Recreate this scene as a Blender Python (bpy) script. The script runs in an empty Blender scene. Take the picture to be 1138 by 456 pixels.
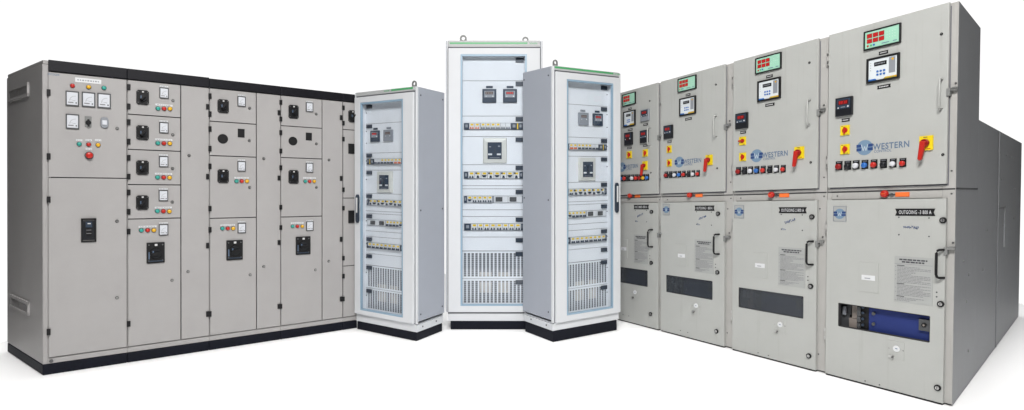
import bpy, bmesh, math, random
from mathutils import Vector, Matrix
random.seed(7)
S = bpy.context.scene
COL = S.collection

# ------------------------------------------------------------------ camera
FPX, CX, CY, EYE = 670.0, 569.0, 213.0, 1.3      # lens in photo pixels, principal point, eye height
cam = bpy.data.cameras.new("camera"); camo = bpy.data.objects.new("camera", cam); COL.objects.link(camo)
camo.location = (0, 0, EYE); camo.rotation_euler = (math.pi/2, 0, 0)
cam.sensor_width = 36; cam.lens = FPX/1138*36
cam.shift_y = -(228.0-CY)/1138.0
cam.clip_start = .05; cam.clip_end = 500
S.camera = camo

# ------------------------------------------------------------------ world: white backdrop in view, unseen surroundings darkened to keep side faces dim
w = bpy.data.worlds.new("World"); S.world = w; w.use_nodes = True
nt = w.node_tree; nt.nodes.clear()
tc = nt.nodes.new('ShaderNodeTexCoord'); sp = nt.nodes.new('ShaderNodeSeparateXYZ')
mr = nt.nodes.new('ShaderNodeMapRange'); bg = nt.nodes.new('ShaderNodeBackground'); wo = nt.nodes.new('ShaderNodeOutputWorld')
mr.interpolation_type = 'SMOOTHSTEP'
mr.inputs['From Min'].default_value = .56; mr.inputs['From Max'].default_value = .69
mr.inputs['To Min'].default_value = .05; mr.inputs['To Max'].default_value = 1.06
nt.links.new(tc.outputs['Generated'], sp.inputs[0]); nt.links.new(sp.outputs['Y'], mr.inputs['Value'])
nt.links.new(mr.outputs[0], bg.inputs['Strength']); bg.inputs['Color'].default_value = (1, 1, 1, 1)
nt.links.new(bg.outputs[0], wo.inputs['Surface'])

# ------------------------------------------------------------------ lamps: overhead light added to whiten the floor, key softbox by the camera
def area(name, loc, aim, sx, sy, power, spread=180, col=(1, 1, 1)):
    l = bpy.data.lights.new(name, 'AREA'); l.shape = 'RECTANGLE'; l.size = sx; l.size_y = sy
    l.energy = power; l.spread = math.radians(spread); l.color = col
    o = bpy.data.objects.new(name, l); COL.objects.link(o); o.location = loc
    d = Vector(aim)-Vector(loc); o.rotation_euler = d.to_track_quat('-Z', 'Y').to_euler(); return o
area("floor_fill_light", (.6, 5, 9), (.6, 5, 0), 14, 11, 270, 20)
area("key_softbox", (.1, .1, 4.9), (0, 5, .9), 2.2, 1.0, 450, 180, (1, .985, .97))
S.view_settings.view_transform = 'Standard'; S.view_settings.look = 'None'
S.view_settings.exposure = 0; S.view_settings.gamma = 1

# ------------------------------------------------------------------ materials
def lin(c):
    return tuple((x/255/12.92 if x/255 <= .04045 else ((x/255+.055)/1.055)**2.4) for x in c)
MATS = {}
def mat(name, rgb, rough=.5, metal=0, var=0, bump=0, emit=0, spec=.5, scale=6, grime=0):
    m = bpy.data.materials.new(name); m.use_nodes = True; n = m.node_tree.nodes; L = m.node_tree.links
    b = n['Principled BSDF']; b.inputs['Base Color'].default_value = (*rgb, 1)
    b.inputs['Roughness'].default_value = rough; b.inputs['Metallic'].default_value = metal
    b.inputs['Specular IOR Level'].default_value = spec
    t = n.new('ShaderNodeTexCoord')
    if var:
        no = n.new('ShaderNodeTexNoise'); no.inputs['Scale'].default_value = scale; no.inputs['Detail'].default_value = 6
        no.inputs['Roughness'].default_value = .65
        L.new(t.outputs['Object'], no.inputs['Vector'])
        r = n.new('ShaderNodeMapRange'); r.inputs['From Min'].default_value = .3; r.inputs['From Max'].default_value = .7
        r.inputs['To Min'].default_value = 1-var; r.inputs['To Max'].default_value = 1+var
        L.new(no.outputs['Fac'], r.inputs['Value'])
        v = n.new('ShaderNodeVectorMath'); v.operation = 'SCALE'; v.inputs[0].default_value = rgb
        L.new(r.outputs[0], v.inputs['Scale'])
        last = v.outputs[0]
        if grime:                       # faint vertical runs and scuffs of dirt on the paint
            mp = n.new('ShaderNodeMapping'); mp.inputs['Scale'].default_value = (34, 34, 1.6); L.new(t.outputs['Object'], mp.inputs['Vector'])
            g = n.new('ShaderNodeTexNoise'); g.inputs['Scale'].default_value = 1; g.inputs['Detail'].default_value = 5; L.new(mp.outputs[0], g.inputs['Vector'])
            gr = n.new('ShaderNodeMapRange'); gr.inputs['From Min'].default_value = .6; gr.inputs['From Max'].default_value = .78
            gr.inputs['To Min'].default_value = 0; gr.inputs['To Max'].default_value = grime; L.new(g.outputs['Fac'], gr.inputs['Value'])
            mx = n.new('ShaderNodeMix'); mx.data_type = 'RGBA'; mx.inputs['B'].default_value = (rgb[0]*.5, rgb[1]*.46, rgb[2]*.4, 1)
            L.new(gr.outputs[0], mx.inputs['Factor']); L.new(last, mx.inputs['A']); last = mx.outputs['Result']
        L.new(last, b.inputs['Base Color'])
        rr = n.new('ShaderNodeMapRange'); rr.inputs['To Min'].default_value = rough-.06; rr.inputs['To Max'].default_value = rough+.08
        L.new(no.outputs['Fac'], rr.inputs['Value']); L.new(rr.outputs[0], b.inputs['Roughness'])
    if bump:
        n2 = n.new('ShaderNodeTexNoise'); n2.inputs['Scale'].default_value = 180; n2.inputs['Detail'].default_value = 2
        L.new(t.outputs['Object'], n2.inputs['Vector'])
        bp = n.new('ShaderNodeBump'); bp.inputs['Strength'].default_value = bump; bp.inputs['Distance'].default_value = .002
        n3 = n.new('ShaderNodeTexNoise'); n3.inputs['Scale'].default_value = 2.6; n3.inputs['Detail'].default_value = 1     # sheet metal is never quite flat
        L.new(t.outputs['Object'], n3.inputs['Vector'])
        b3 = n.new('ShaderNodeBump'); b3.inputs['Strength'].default_value = .35; b3.inputs['Distance'].default_value = .012
        L.new(n3.outputs['Fac'], b3.inputs['Height']); L.new(b3.outputs[0], bp.inputs['Normal'])
        L.new(n2.outputs['Fac'], bp.inputs['Height']); L.new(bp.outputs[0], b.inputs['Normal'])
    if emit:
        b.inputs['Emission Color'].default_value = (*rgb, 1); b.inputs['Emission Strength'].default_value = emit
    MATS[name] = m; return m
mat('floor_white', (.93, .93, .93), .7, spec=.1)
mat('left_grey', (.352, .342, .338), .48, var=.035, bump=.12, spec=.35, scale=3)
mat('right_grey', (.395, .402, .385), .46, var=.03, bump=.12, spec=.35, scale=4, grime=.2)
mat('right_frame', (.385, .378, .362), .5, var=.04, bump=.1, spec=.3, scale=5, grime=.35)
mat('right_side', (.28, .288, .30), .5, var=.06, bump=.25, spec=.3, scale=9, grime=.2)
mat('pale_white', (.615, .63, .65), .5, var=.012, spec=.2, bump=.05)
mat('pale_side_shaded', (.355, .378, .425), .5, var=.015, spec=.25, bump=.1)  # greyer copy of the cabinet paint, side shade put into the colour
mat('pale_plate', (.70, .715, .735), .5, var=.012, spec=.2)
mat('pale_strip', (.44, .45, .45), .5, spec=.2)
mat('gap', (.03, .03, .032), .8)
mat('gap_grey', (.13, .13, .15), .7)
mat('black', (.009, .009, .010), .5, var=.15, scale=20, spec=.25)
mat('black_band', (.006, .006, .009), .5, var=.3, scale=30, spec=.2)
mat('plinth', (.006, .007, .013), .6, var=.2, scale=30, spec=.15)
mat('navy', (.028, .042, .066), .45, spec=.3)
mat('navy_label', (.018, .028, .045), .45)
mat('seal_blue', (.25, .36, .46), .4)
mat('steel', (.45, .45, .44), .3, metal=.9)
mat('dark_steel', (.12, .12, .12), .4, metal=.6)
mat('zinc', (.21, .215, .21), .6, metal=.1, spec=.3)
mat('white_pl', (.62, .63, .64), .45)
mat('meter_face', (.62, .64, .68), .22)
mat('ink', (.05, .05, .06), .6)
mat('grey_ink', (.2, .2, .21), .6)
mat('blue_ink', (.03, .07, .2), .6)
mat('dk_gray', (.06, .063, .067), .45)
mat('meter_grey', (.23, .245, .27), .4)
mat('cream', (.56, .56, .52), .4)
mat('yellow', (.72, .50, .01), .4)
mat('switch_yellow', (.74, .56, .01), .42)
mat('orange_lever', (.55, .13, .05), .4)
mat('red', (.42, .018, .012), .4, spec=.3)
mat('dark_red', (.24, .010, .010), .4, spec=.3)
mat('lamp_red', (.46, .02, .014), .3, spec=.4)
mat('lamp_yellow', (.66, .37, .02), .2)
mat('lamp_teal', (.03, .30, .25), .2)
mat('blue_btn', (.02, .12, .40), .3)
mat('white_btn', (.56, .57, .60), .3)
mat('black_btn', (.011, .012, .015), .35, spec=.35)
mat('orange_tag', (.80, .16, .03), .5)
mat('green', (.07, .34, .13), .45)
mat('screen_green', (.32, .58, .44), .25)
mat('screen_white', (.62, .66, .68), .25)
mat('led_red', (.60, .02, .02), .4, emit=.12)
mat('led_dark', (.05, .006, .006), .3)
mat('logo_pale', (.15, .235, .33), .5)
mat('logo_navy', (.015, .045, .16), .5)
mat('logo_text', (.10, .15, .23), .5)
mat('blue_panel', (.02, .034, .15), .6, var=.05, spec=.2)
mat('tape_brown', (.22, .19, .17), .6)
mat('notice', (.34, .35, .34), .5)
mat('vent_dark', (.13, .135, .14), .6)
mat('vent_paper', (.42, .38, .33), .7, var=.3, scale=8)
mat('silver_text', (.6, .6, .6), .4)
mat('logo_white', (.42, .48, .54), .5)
def glass(name, tint, refl, rough=.03, opac=None):
    m = bpy.data.materials.new(name); m.use_nodes = True; n = m.node_tree.nodes; L = m.node_tree.links; n.clear()
    tr = n.new('ShaderNodeBsdfTransparent'); tr.inputs[0].default_value = (*tint, 1)
    gl = n.new('ShaderNodeBsdfGlossy'); gl.inputs['Roughness'].default_value = rough
    lw = n.new('ShaderNodeLayerWeight'); lw.inputs['Blend'].default_value = .5
    pw_ = n.new('ShaderNodeMath'); pw_.operation = 'POWER'; pw_.inputs[1].default_value = 4
    fr = n.new('ShaderNodeMath'); fr.operation = 'MULTIPLY_ADD'; fr.inputs[1].default_value = refl; fr.inputs[2].default_value = .03
    L.new(lw.outputs['Facing'], pw_.inputs[0]); L.new(pw_.outputs[0], fr.inputs[0])
    mx = n.new('ShaderNodeMixShader'); o = n.new('ShaderNodeOutputMaterial')
    L.new(fr.outputs[0], mx.inputs[0]); L.new(tr.outputs[0], mx.inputs[1]); L.new(gl.outputs[0], mx.inputs[2])
    last = mx.outputs[0]
    if opac:
        df = n.new('ShaderNodeBsdfDiffuse'); df.inputs[0].default_value = (*opac[1], 1)
        m2 = n.new('ShaderNodeMixShader'); m2.inputs[0].default_value = opac[0]
        L.new(last, m2.inputs[1]); L.new(df.outputs[0], m2.inputs[2]); last = m2.outputs[0]
    L.new(last, o.inputs[0]); MATS[name] = m
glass('door_glass', (.97, .985, 1.0), .35)
glass('tinted_glass', (.62, .64, .66), .5, .12, (.34, (.085, .095, .11)))

# ------------------------------------------------------------------ a row's own frame: x along the front, y into the cabinet, z up
def ground(px, py):
    Z = FPX*EYE/(py-CY); return Vector(((px-CX)/FPX*Z, Z))
class Row:
    def __init__(s, nb, ntp, fb, ft, sb=None, st=None):
        N, F = ground(*nb), ground(*fb)
        s.N = N; s.W = (F-N).length
        e = (F-N).normalized()
        if e.x < 0: e = -e
        s.ex = e; s.ey = Vector((-e.y, e.x))
        s.H = EYE+(CY-ntp[1])/FPX*N.y; HF = EYE+(CY-ft[1])/FPX*F.y
        s.tx = (HF/s.H-1)/s.W; s.r = 0; s.ty = 0; s.D = .5
        s.k = (ntp[0]-nb[0])/FPX*N.y/s.H
        if sb:
            Sd = ground(*sb); v = Sd-N; sx, sy = v.dot(s.ex), v.dot(s.ey)
            s.r = sx/sy; s.D = sy; HS = EYE+(CY-st[1])/FPX*Sd.y; s.ty = (HS/s.H-1)/sy
        s.ang = math.atan2(s.ex.y, s.ex.x)
        print('ROW W %.2f H %.2f D %.2f skewdeg %.1f tx %.4f ty %.4f' % (s.W, s.H, s.D, math.degrees(math.atan(s.r)), s.tx, s.ty))
    def warp(s, x, y, z):
        yp = max(y, 0)
        return (x+s.r*yp+s.k*z*max(0, 1-abs(x)/s.W), y, z*(1+s.tx*abs(x)+s.ty*yp))
    def inv(s, X, z0, y):
        yp = max(y, 0); x, z = X, z0
        for _ in range(8):
            z = z0/(1+s.tx*abs(x)+s.ty*yp); x = X-s.r*yp-s.k*z*max(0, 1-abs(x)/s.W)
        return x, z
    def uv(s, px, py, y=0):
        d = Vector(((px-CX)/FPX, 1)); P0 = s.N+s.ey*y
        t = P0.dot(s.ey)/d.dot(s.ey); P = d*t
        return s.inv((P-s.N).dot(s.ex), EYE+(CY-py)/FPX*t, y)
    def sd(s, px, py, x=0):          # a point on the side face
        A = s.N+s.ex*x; dv = s.ex*s.r+s.ey; n = Vector((-dv.y, dv.x)); d = Vector(((px-CX)/FPX, 1))
        t = A.dot(n)/d.dot(n); P = d*t; y = (P-A).dot(s.ey)
        return y, (EYE+(CY-py)/FPX*t)/(1+s.tx*abs(x)+s.ty*y)
    def rc(s, px, py, w_, h_, y=0):
        x0 = s.uv(px-w_/2, py, y)[0]; x1 = s.uv(px+w_/2, py, y)[0]
        z0 = s.uv(px, py+h_/2, y)[1]; z1 = s.uv(px, py-h_/2, y)[1]
        return x0, x1, z0, z1

# ------------------------------------------------------------------ things and mesh parts
class Thing:
    def __init__(s, row, name, label, cat, x0, group=None, y0=0):
        s.row = row; s.o = bpy.data.objects.new(name, None); COL.objects.link(s.o)
        s.base = Vector(row.warp(x0, y0, 0))
        p = row.N+row.ex*s.base.x+row.ey*s.base.y
        s.o.location = (p.x, p.y, 0); s.o.rotation_euler = (0, 0, row.ang); s.o.empty_display_size = .2
        s.o['label'] = label; s.o['category'] = cat
        if group: s.o['group'] = group
class MB:
    def __init__(s, th): s.th = th; s.v = []; s.f = []; s.m = []; s.sm = []; s.mats = []
    def mi(s, m):
        if m not in s.mats: s.mats.append(m)
        return s.mats.index(m)
    def add(s, vs, fs, m, smooth=False):
        b = len(s.v); s.v += vs; i = s.mi(m)
        for f in fs: s.f.append([b+q for q in f]); s.m.append(i); s.sm.append(smooth)
        return s
    def box(s, x0, x1, y0, y1, z0, z1, m):
        if x0 > x1: x0, x1 = x1, x0
        if z0 > z1: z0, z1 = z1, z0
        if y0 > y1: y0, y1 = y1, y0
        vs = [(x, y, z) for z in (z0, z1) for y in (y0, y1) for x in (x0, x1)]
        return s.add(vs, [(0, 1, 5, 4), (1, 3, 7, 5), (3, 2, 6, 7), (2, 0, 4, 6), (4, 5, 7, 6), (2, 3, 1, 0)], m)
    def ring(s, x0, x1, z0, z1, t, y0, y1, m):       # rectangular frame
        s.box(x0, x0+t, y0, y1, z0, z1, m); s.box(x1-t, x1, y0, y1, z0, z1, m)
        s.box(x0+t, x1-t, y0, y1, z1-t, z1, m); return s.box(x0+t, x1-t, y0, y1, z0, z0+t, m)
    def holed(s, X0, X1, Z0, Z1, x0, x1, z0, z1, y0, y1, m):   # plate with a rectangular opening
        O = [(X0, Z0), (X1, Z0), (X1, Z1), (X0, Z1)]; I = [(x0, z0), (x1, z0), (x1, z1), (x0, z1)]
        vs = [(x, y0, z) for x, z in O+I]+[(x, y1, z) for x, z in O+I]; fs = []
        for i in range(4):
            j = (i+1) % 4; fs += [(i, j, 4+j, 4+i), (8+j, 8+i, 12+i, 12+j), (j, i, 8+i, 8+j), (4+i, 4+j, 12+j, 12+i)]
        return s.add(vs, fs, m)
    def prism(s, pts, y0, y1, m, smooth=False):      # outline in x,z extruded along y
        n = len(pts); a = sum(pts[i][0]*pts[(i+1) % n][1]-pts[(i+1) % n][0]*pts[i][1] for i in range(n))
        if a < 0: pts = pts[::-1]
        vs = [(x, y0, z) for x, z in pts]+[(x, y1, z) for x, z in pts]
        s.add(vs, [tuple(range(n)), tuple(range(2*n-1, n-1, -1))], m)
        b = len(s.v)-2*n; i = s.mi(m)
        for q in range(n):
            s.f.append([b+q, b+n+q, b+n+(q+1) % n, b+(q+1) % n]); s.m.append(i); s.sm.append(smooth)
        return s
    def disc(s, x, z, rx, y0, y1, m, rz=None, n=24):
        rz = rz or rx
        return s.prism([(x+rx*math.cos(2*math.pi*i/n), z+rz*math.sin(2*math.pi*i/n)) for i in range(n)], y0, y1, m, True)
    def dome(s, x, z, r, y0, hgt, m, n=18):          # rounded cap toward the viewer
        prof = [(1, 0), (1, .45), (.92, .75), (.7, .93), (.35, 1.0)]
        vs = [(x+r*a*math.cos(2*math.pi*i/n), y0-hgt*b, z+r*a*math.sin(2*math.pi*i/n)) for a, b in prof for i in range(n)]
        vs.append((x, y0-hgt*1.01, z)); fs = []
        for k in range(len(prof)-1):
            for i in range(n):
                fs.append((k*n+i, k*n+(i+1) % n, (k+1)*n+(i+1) % n, (k+1)*n+i))
        for i in range(n): fs.append(((len(prof)-1)*n+i, (len(prof)-1)*n+(i+1) % n, len(vs)-1))
        return s.add(vs, fs, m, True)
    def tube(s, pts, r, m, n=10):
        P = [Vector(p) for p in pts]; vs = []; fs = []
        for i, p in enumerate(P):
            d = (P[min(i+1, len(P)-1)]-P[max(i-1, 0)]).normalized()
            a = Vector((0, 0, 1)) if abs(d.z) < .9 else Vector((1, 0, 0))
            u = d.cross(a).normalized(); v = d.cross(u)
            vs += [tuple(p+u*r*math.cos(2*math.pi*k/n)+v*r*math.sin(2*math.pi*k/n)) for k in range(n)]
        for i in range(len(P)-1):
            for k in range(n): fs.append((i*n+k, i*n+(k+1) % n, (i+1)*n+(k+1) % n, (i+1)*n+k))
        fs += [tuple(range(n-1, -1, -1)), tuple(range((len(P)-1)*n, len(P)*n))]
        return s.add(vs, fs, m, True)
    def text(s, body, x0, x1, z0, z1, y, m, bold=.012, gap=1.0):
        c = bpy.data.curves.new('t', 'FONT'); c.body = body; c.size = 1; c.fill_mode = 'FRONT'; c.resolution_u = 3
        c.offset = bold; c.space_character = gap
        o = bpy.data.objects.new('t', c); COL.objects.link(o); dg = bpy.context.evaluated_depsgraph_get()
        me = bpy.data.meshes.new_from_object(o.evaluated_get(dg)); vs = [v.co.copy() for v in me.vertices]
        fs = [tuple(p.vertices) for p in me.polygons]; bpy.data.objects.remove(o); bpy.data.curves.remove(c); bpy.data.meshes.remove(me)
        ax, bx = min(v.x for v in vs), max(v.x for v in vs); az, bz = min(v.y for v in vs), max(v.y for v in vs)
        return s.add([(x0+(v.x-ax)/(bx-ax)*(x1-x0), y, z0+(v.y-az)/(bz-az)*(z1-z0)) for v in vs], fs, m)
    def build(s, name, parent=None, bevel=0, label=None):
        me = bpy.data.meshes.new(name); b = s.th.base
        vs = [Vector(s.th.row.warp(*v))-b for v in s.v]
        me.from_pydata(vs, [], s.f)
        for m in s.mats: me.materials.append(MATS[m])
        for p, i, sm in zip(me.polygons, s.m, s.sm): p.material_index = i; p.use_smooth = sm
        bm = bmesh.new(); bm.from_mesh(me)
        bm.to_mesh(me); bm.free(); me.update()
        o = bpy.data.objects.new(name, me); COL.objects.link(o); o.parent = parent or s.th.o
        if bevel:
            md = o.modifiers.new('bevel', 'BEVEL'); md.width = bevel; md.segments = 2; md.limit_method = 'ANGLE'
            md.angle_limit = math.radians(50); md.harden_normals = False
        if label: o['label'] = label
        return o

# ------------------------------------------------------------------ floor
fm = bpy.data.meshes.new('floor'); fm.from_pydata([(-4.4, 1.2, 0), (5.9, 1.2, 0), (5.9, 9.5, 0), (-4.4, 9.5, 0)], [], [(0, 1, 2, 3)])
fm.materials.append(MATS['floor_white']); fo = bpy.data.objects.new('floor', fm); COL.objects.link(fo); fo['kind'] = 'structure'

# ================================================================== 1. LEFT ROW: beige-grey motor control centre
LR = Row((47.3, 417.2), (46.8, 66.3), (394, 364.7), (394, 105), (8, 391), (7, 83))
LD = LR.D
DY = -.018                                            # door face
def small(th, R, px, py, r_px):                       # radius in metres
    x0, x1, z0, z1 = R.rc(px, py, 2*r_px, 2*r_px, DY); return (x0+x1)/2, (z0+z1)/2, (z1-z0)/2
def hinge(th, R, door, px, py, hpx=6.5):
    x, z, r = small(th, R, px, py, hpx/2)
    MB(th).box(x-.011, x+.011, DY-.012, DY+.004, z-r, z+r, 'black').build('hinge', door, .002)
def lock(th, R, door, px, py):
    x, z, r = small(th, R, px, py, 1.5)
    MB(th).disc(x, z, .0115, DY-.006, DY+.002, 'dark_steel').disc(x, z, .007, DY-.010, DY-.005, 'steel').box(x-.0015, x+.0015, DY-.0115, DY-.009, z-.005, z+.005, 'ink').build('lock', door)
def pilot(th, R, door, px, py, colour, r=2.5):
    x, z, q = small(th, R, px, py, r)
    MB(th).disc(x, z, q*1.02, DY-.004, DY+.002, 'dk_gray').dome(x, z, q*.86, DY-.003, q*.95, colour).build('indicator_lamp', door)
def strip(th, R, door, px, py, w_, h_):
    x0, x1, z0, z1 = R.rc(px, py, w_, h_, DY)
    m = MB(th).box(x0, x1, DY-.003, DY+.001, z0, z1, 'white_pl')
    x = x0+(x1-x0)*.08
    while x < x1-(x1-x0)*.12:
        l = random.uniform(.006, .016); m.box(x, min(x+l, x1-.003), DY-.0036, DY-.0031, z0+(z1-z0)*.35, z0+(z1-z0)*.62, 'meter_grey'); x += l+.006
    m.build('name_strip', door)
def meter(th, R, door, px, py, w_, h_):
    x0, x1, z0, z1 = R.rc(px, py, w_, h_, DY); W = x1-x0; H = z1-z0
    b = MB(th).ring(x0, x1, z0, z1, W*.09, DY-.014, DY+.002, 'dk_gray').build('ammeter', door, .002)
    m = MB(th).box(x0+W*.08, x1-W*.08, DY-.009, DY, z0+H*.08, z1-H*.08, 'meter_face')
    c = (x0+W*.72, z0+H*.36); n = 9                                             # scale arc, needle and unit marks
    for i in range(n):
        a = math.radians(92+i*86/(n-1)); rr = W*.42
        px_, pz_ = c[0]+rr*math.cos(a), c[1]+rr*math.sin(a)
        m.box(px_-W*.012, px_+W*.012, DY-.0098, DY-.009, pz_-H*.028, pz_+H*.028, 'grey_ink')
    a = math.radians(168); m.prism([(c[0], c[1]-W*.012), (c[0]+W*.44*math.cos(a), c[1]+W*.44*math.sin(a)), (c[0], c[1]+W*.012)], DY-.0102, DY-.0094, 'ink')
    m.box(x0+W*.18, x0+W*.58, DY-.0098, DY-.009, z0+H*.2, z0+H*.27, 'grey_ink')
    m.disc(x0+W*.78, z0+H*.22, W*.06, DY-.011, DY-.009, 'ink')
    m.build('dial', b)
def rotary(th, R, door, px, py, w_, h_, big=False):
    x0, x1, z0, z1 = R.rc(px, py, w_, h_, DY); W = x1-x0; H = z1-z0; cx, cz = (x0+x1)/2, (z0+z1)/2
    c = .012 if not big else .003
    pts = [(x0+c, z0), (x1-c, z0), (x1, z0+c), (x1, z1-c), (x1-c, z1), (x0+c, z1), (x0, z1-c), (x0, z0+c)]
    p = MB(th).prism(pts, DY-.012, DY+.002, 'black')
    for sx in (-1, 1):
        for sz in (-1, 1): p.disc(cx+sx*W*.38, cz+sz*H*.38, W*.045, DY-.0135, DY-.011, 'dark_steel')
    p.box(cx-W*.06, cx+W*.09, DY-.0135, DY-.011, z1-H*.17, z1-H*.07, 'silver_text')
    if big:
        p.box(x0+W*.1, x0+W*.16, DY-.0135, DY-.011, z0+H*.2, z0+H*.55, 'logo_text'); p.disc(cx-W*.05, cz+H*.02, W*.035, DY-.018, DY-.011, 'silver_text')
        p.box(x0+W*.1, x1-W*.1, DY-.016, DY-.011, z0+H*.08, z0+H*.13, 'navy')
    p = p.build('switch_plate', door, .0015)
    k = MB(th).disc(cx, cz-H*.03, W*.3, DY-.026, DY-.011, 'black_btn')
    a = math.radians(50 if not big else 8); ux, uz = math.cos(a), math.sin(a); l, t = W*.27, W*.075
    k.prism([(cx+ux*l*sx-uz*t*st, cz-H*.03+uz*l*sx+ux*t*st) for sx, st in ((1, 1), (-1, 1), (-1, -1), (1, -1))], DY-.05, DY-.025, 'black')
    k.box(cx-W*.2, cx-W*.12, DY-.027, DY-.0255, cz-H*.1, cz+H*.1, 'logo_text')
    k.build('knob', p)

sections = [  # px from, px to, door seams (px y at the left, px y at the right), label
 (53, 141, 'incomer'), (141, 232, 'b'), (232, 311, 'c'), (311, 380, 'd'), (380, 396.5, 'e')]
SEC_LABEL = {
 'incomer': 'wide grey incomer cubicle with three square meters and a louvred side wall',
 'b': 'grey feeder cubicle with five stacked doors, beside the wide incomer cubicle',
 'c': 'four-door grey feeder cubicle with a blanked round hole, third from the louvred end',
 'd': 'four-door grey feeder cubicle with a blanked round hole, fourth from the louvred end',
 'e': 'grey cubicle end of the row, mostly hidden behind the slim white cabinet'}
ztop_band = LR.H
Z_band0 = (LR.uv(52, 79)[1]+LR.uv(200, 95.5)[1]+LR.uv(392, 113)[1])/3
Z_door0 = (LR.uv(60, 396)[1]+LR.uv(200, 378)[1]+LR.uv(392, 351)[1])/3
Z_pl = (LR.uv(52, 404.5)[1]+LR.uv(200, 384)[1]+LR.uv(392, 356.5)[1])/3
ztop_body = Z_band0+.0
def X(px, py=230): return LR.uv(px, py, DY)[0]
def door(th, R, xa, xb, za, zb, name='door', m='left_grey'):
    g = .0035
    return MB(th).box(xa+g, xb-g, DY, -.003, za+g, zb-g, m).build(name, None, .0025)
def zseam(pxs, ys): return sum(LR.uv(p, y, DY)[1] for p, y in zip(pxs, ys))/len(ys)
xs0 = 0.0
for (pa, pb, key) in sections:
    xa = 0 if key == 'incomer' else LR.uv(pa, 230)[0]; xb = LR.uv(pb, 230)[0]
    th = Thing(LR, 'switchboard_cubicle', SEC_LABEL[key], 'cubicle', xa, 'grey cubicles of the left switchboard row')
    e = .0006
    band_z1 = ztop_band-(0 if key in ('incomer', 'b') else .006)
    MB(th).box(xa+e, xb-e, 0, LD, Z_pl+.002, band_z1-.03, 'left_grey').build('cubicle_body', None, .004)
    MB(th).box(xa+e+(.034 if key == 'incomer' else 0), xb-e, -.026, -.001, Z_band0, band_z1, 'black_band').box(xa+e+.004, xb-e, 0, LD-.01, band_z1-.029, band_z1-.002, 'black_band' if key != 'incomer' else 'left_grey').build('top_fascia', None, .003)
    pl = MB(th).box(xa+e, xb-e, -.012, LD-.004, 0.0, Z_pl, 'plinth').build('plinth', None, .006)
    MB(th).box(xa+.028 if key == 'incomer' else xa+e, xb-e, -.010, -.0005, Z_pl+.004, Z_door0-.006, 'left_grey').build('base_rail', None, .002)
    D = lambda x0_, x1_, z0_, z1_, n='door': door(th, LR, x0_, x1_, z0_, z1_, n)
    dark = MB(th).box(xa+(.05 if key == 'incomer' else .006), xb-e*2, -.0028, -.0004, Z_door0, Z_band0-.001, 'gap').build('door_seal')
    if key == 'incomer':
        xd = X(53.3); ze = zseam((53, 141), (197, 198.7))
        MB(th).box(.001, xd-.030, -.017, -.0006, Z_pl+.004, Z_band0+.06, 'left_grey').box(xd-.030, xd-.004, -.008, -.0006, Z_pl+.004, Z_band0-.001, 'left_grey').build('corner_post', None, .005)
        up = D(xd, xb, ze, Z_band0-.004); lo = D(xd, xb, Z_door0, ze)
        for y in (103, 174): hinge(th, LR, up, 54, y, 7)
        for y in (222, 369): hinge(th, LR, lo, 54, y, 7)
        strip(th, LR, up, 98, 90, 29, 5)
        for x, y, c in ((80.5, 95.5, 'lamp_red'), (98.5, 97, 'lamp_yellow'), (115.5, 98, 'lamp_teal'), (88, 160.3, 'lamp_teal'), (98.5, 160.8, 'lamp_red'), (109, 161.3, 'lamp_yellow')):
            pilot(th, LR, up, x, y, c)
        for x in (88, 98.5, 109): strip(th, LR, up, x, 156, 7, 2)
        strip(th, LR, up, 98.7, 165.8, 7, 2.2)
        for x, y in ((80.3, 109.8), (98.3, 111), (115.6, 112.3), (80.5, 135.3)): meter(th, LR, up, x, y, 15, 16.5)
        # selector switch, hour counter, emergency stop
        x0, x1, z0, z1 = LR.rc(98, 135.5, 7.5, 12, DY)
        b = MB(th).box(x0, x1, DY-.008, DY+.002, z0, z1, 'zinc').build('selector_plate', up, .003)
        MB(th).disc((x0+x1)/2, z0+(z1-z0)*.42, .017, DY-.02, DY-.006, 'black').box((x0+x1)/2-.006, (x0+x1)/2+.006, DY-.036, DY-.018, z0+.006, z0+(z1-z0)*.7, 'black').build('knob', b, .002)
        x0, x1, z0, z1 = LR.rc(116, 136.5, 9, 12, DY); W = x1-x0; H = z1-z0
        pts = [(x0+W*(.5+.5*math.copysign(abs(math.cos(a))**.6, math.cos(a))), z0+H*(.5+.5*math.copysign(abs(math.sin(a))**.6, math.sin(a)))) for a in [i*math.pi/12 for i in range(24)]]
        b = MB(th).prism(pts, DY-.016, DY+.002, 'meter_grey').build('hour_counter', up, .004)
        MB(th).box(x0+W*.22, x1-W*.22, DY-.0175, DY-.0155, z0+H*.3, z1-H*.3, 'meter_face').build('counter_window', b)
        x, z, r = small(th, LR, 99, 173, 4.2)
        b = MB(th).disc(x, z, r, DY-.010, DY+.002, 'dk_gray').disc(x, z, r*.55, DY-.022, DY-.008, 'steel').build('emergency_stop', up)
        MB(th).dome(x, z, r*.82, DY-.020, .016, 'lamp_red').build('button', b)
        lock(th, LR, up, 130.2, 143)
        for y in (246, 331): lock(th, LR, lo, 130, y)
        x0, x1, z0, z1 = LR.rc(98.5, 256, 17, 26.5, DY); W = x1-x0; H = z1-z0
        b = MB(th).ring(x0, x1, z0, z1, W*.12, DY-.012, DY+.002, 'black').box(x0+W*.1, x1-W*.1, DY-.008, DY, z0+H*.1, z1-H*.1, 'black_btn').build('breaker_cutout', lo, .002)
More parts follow.
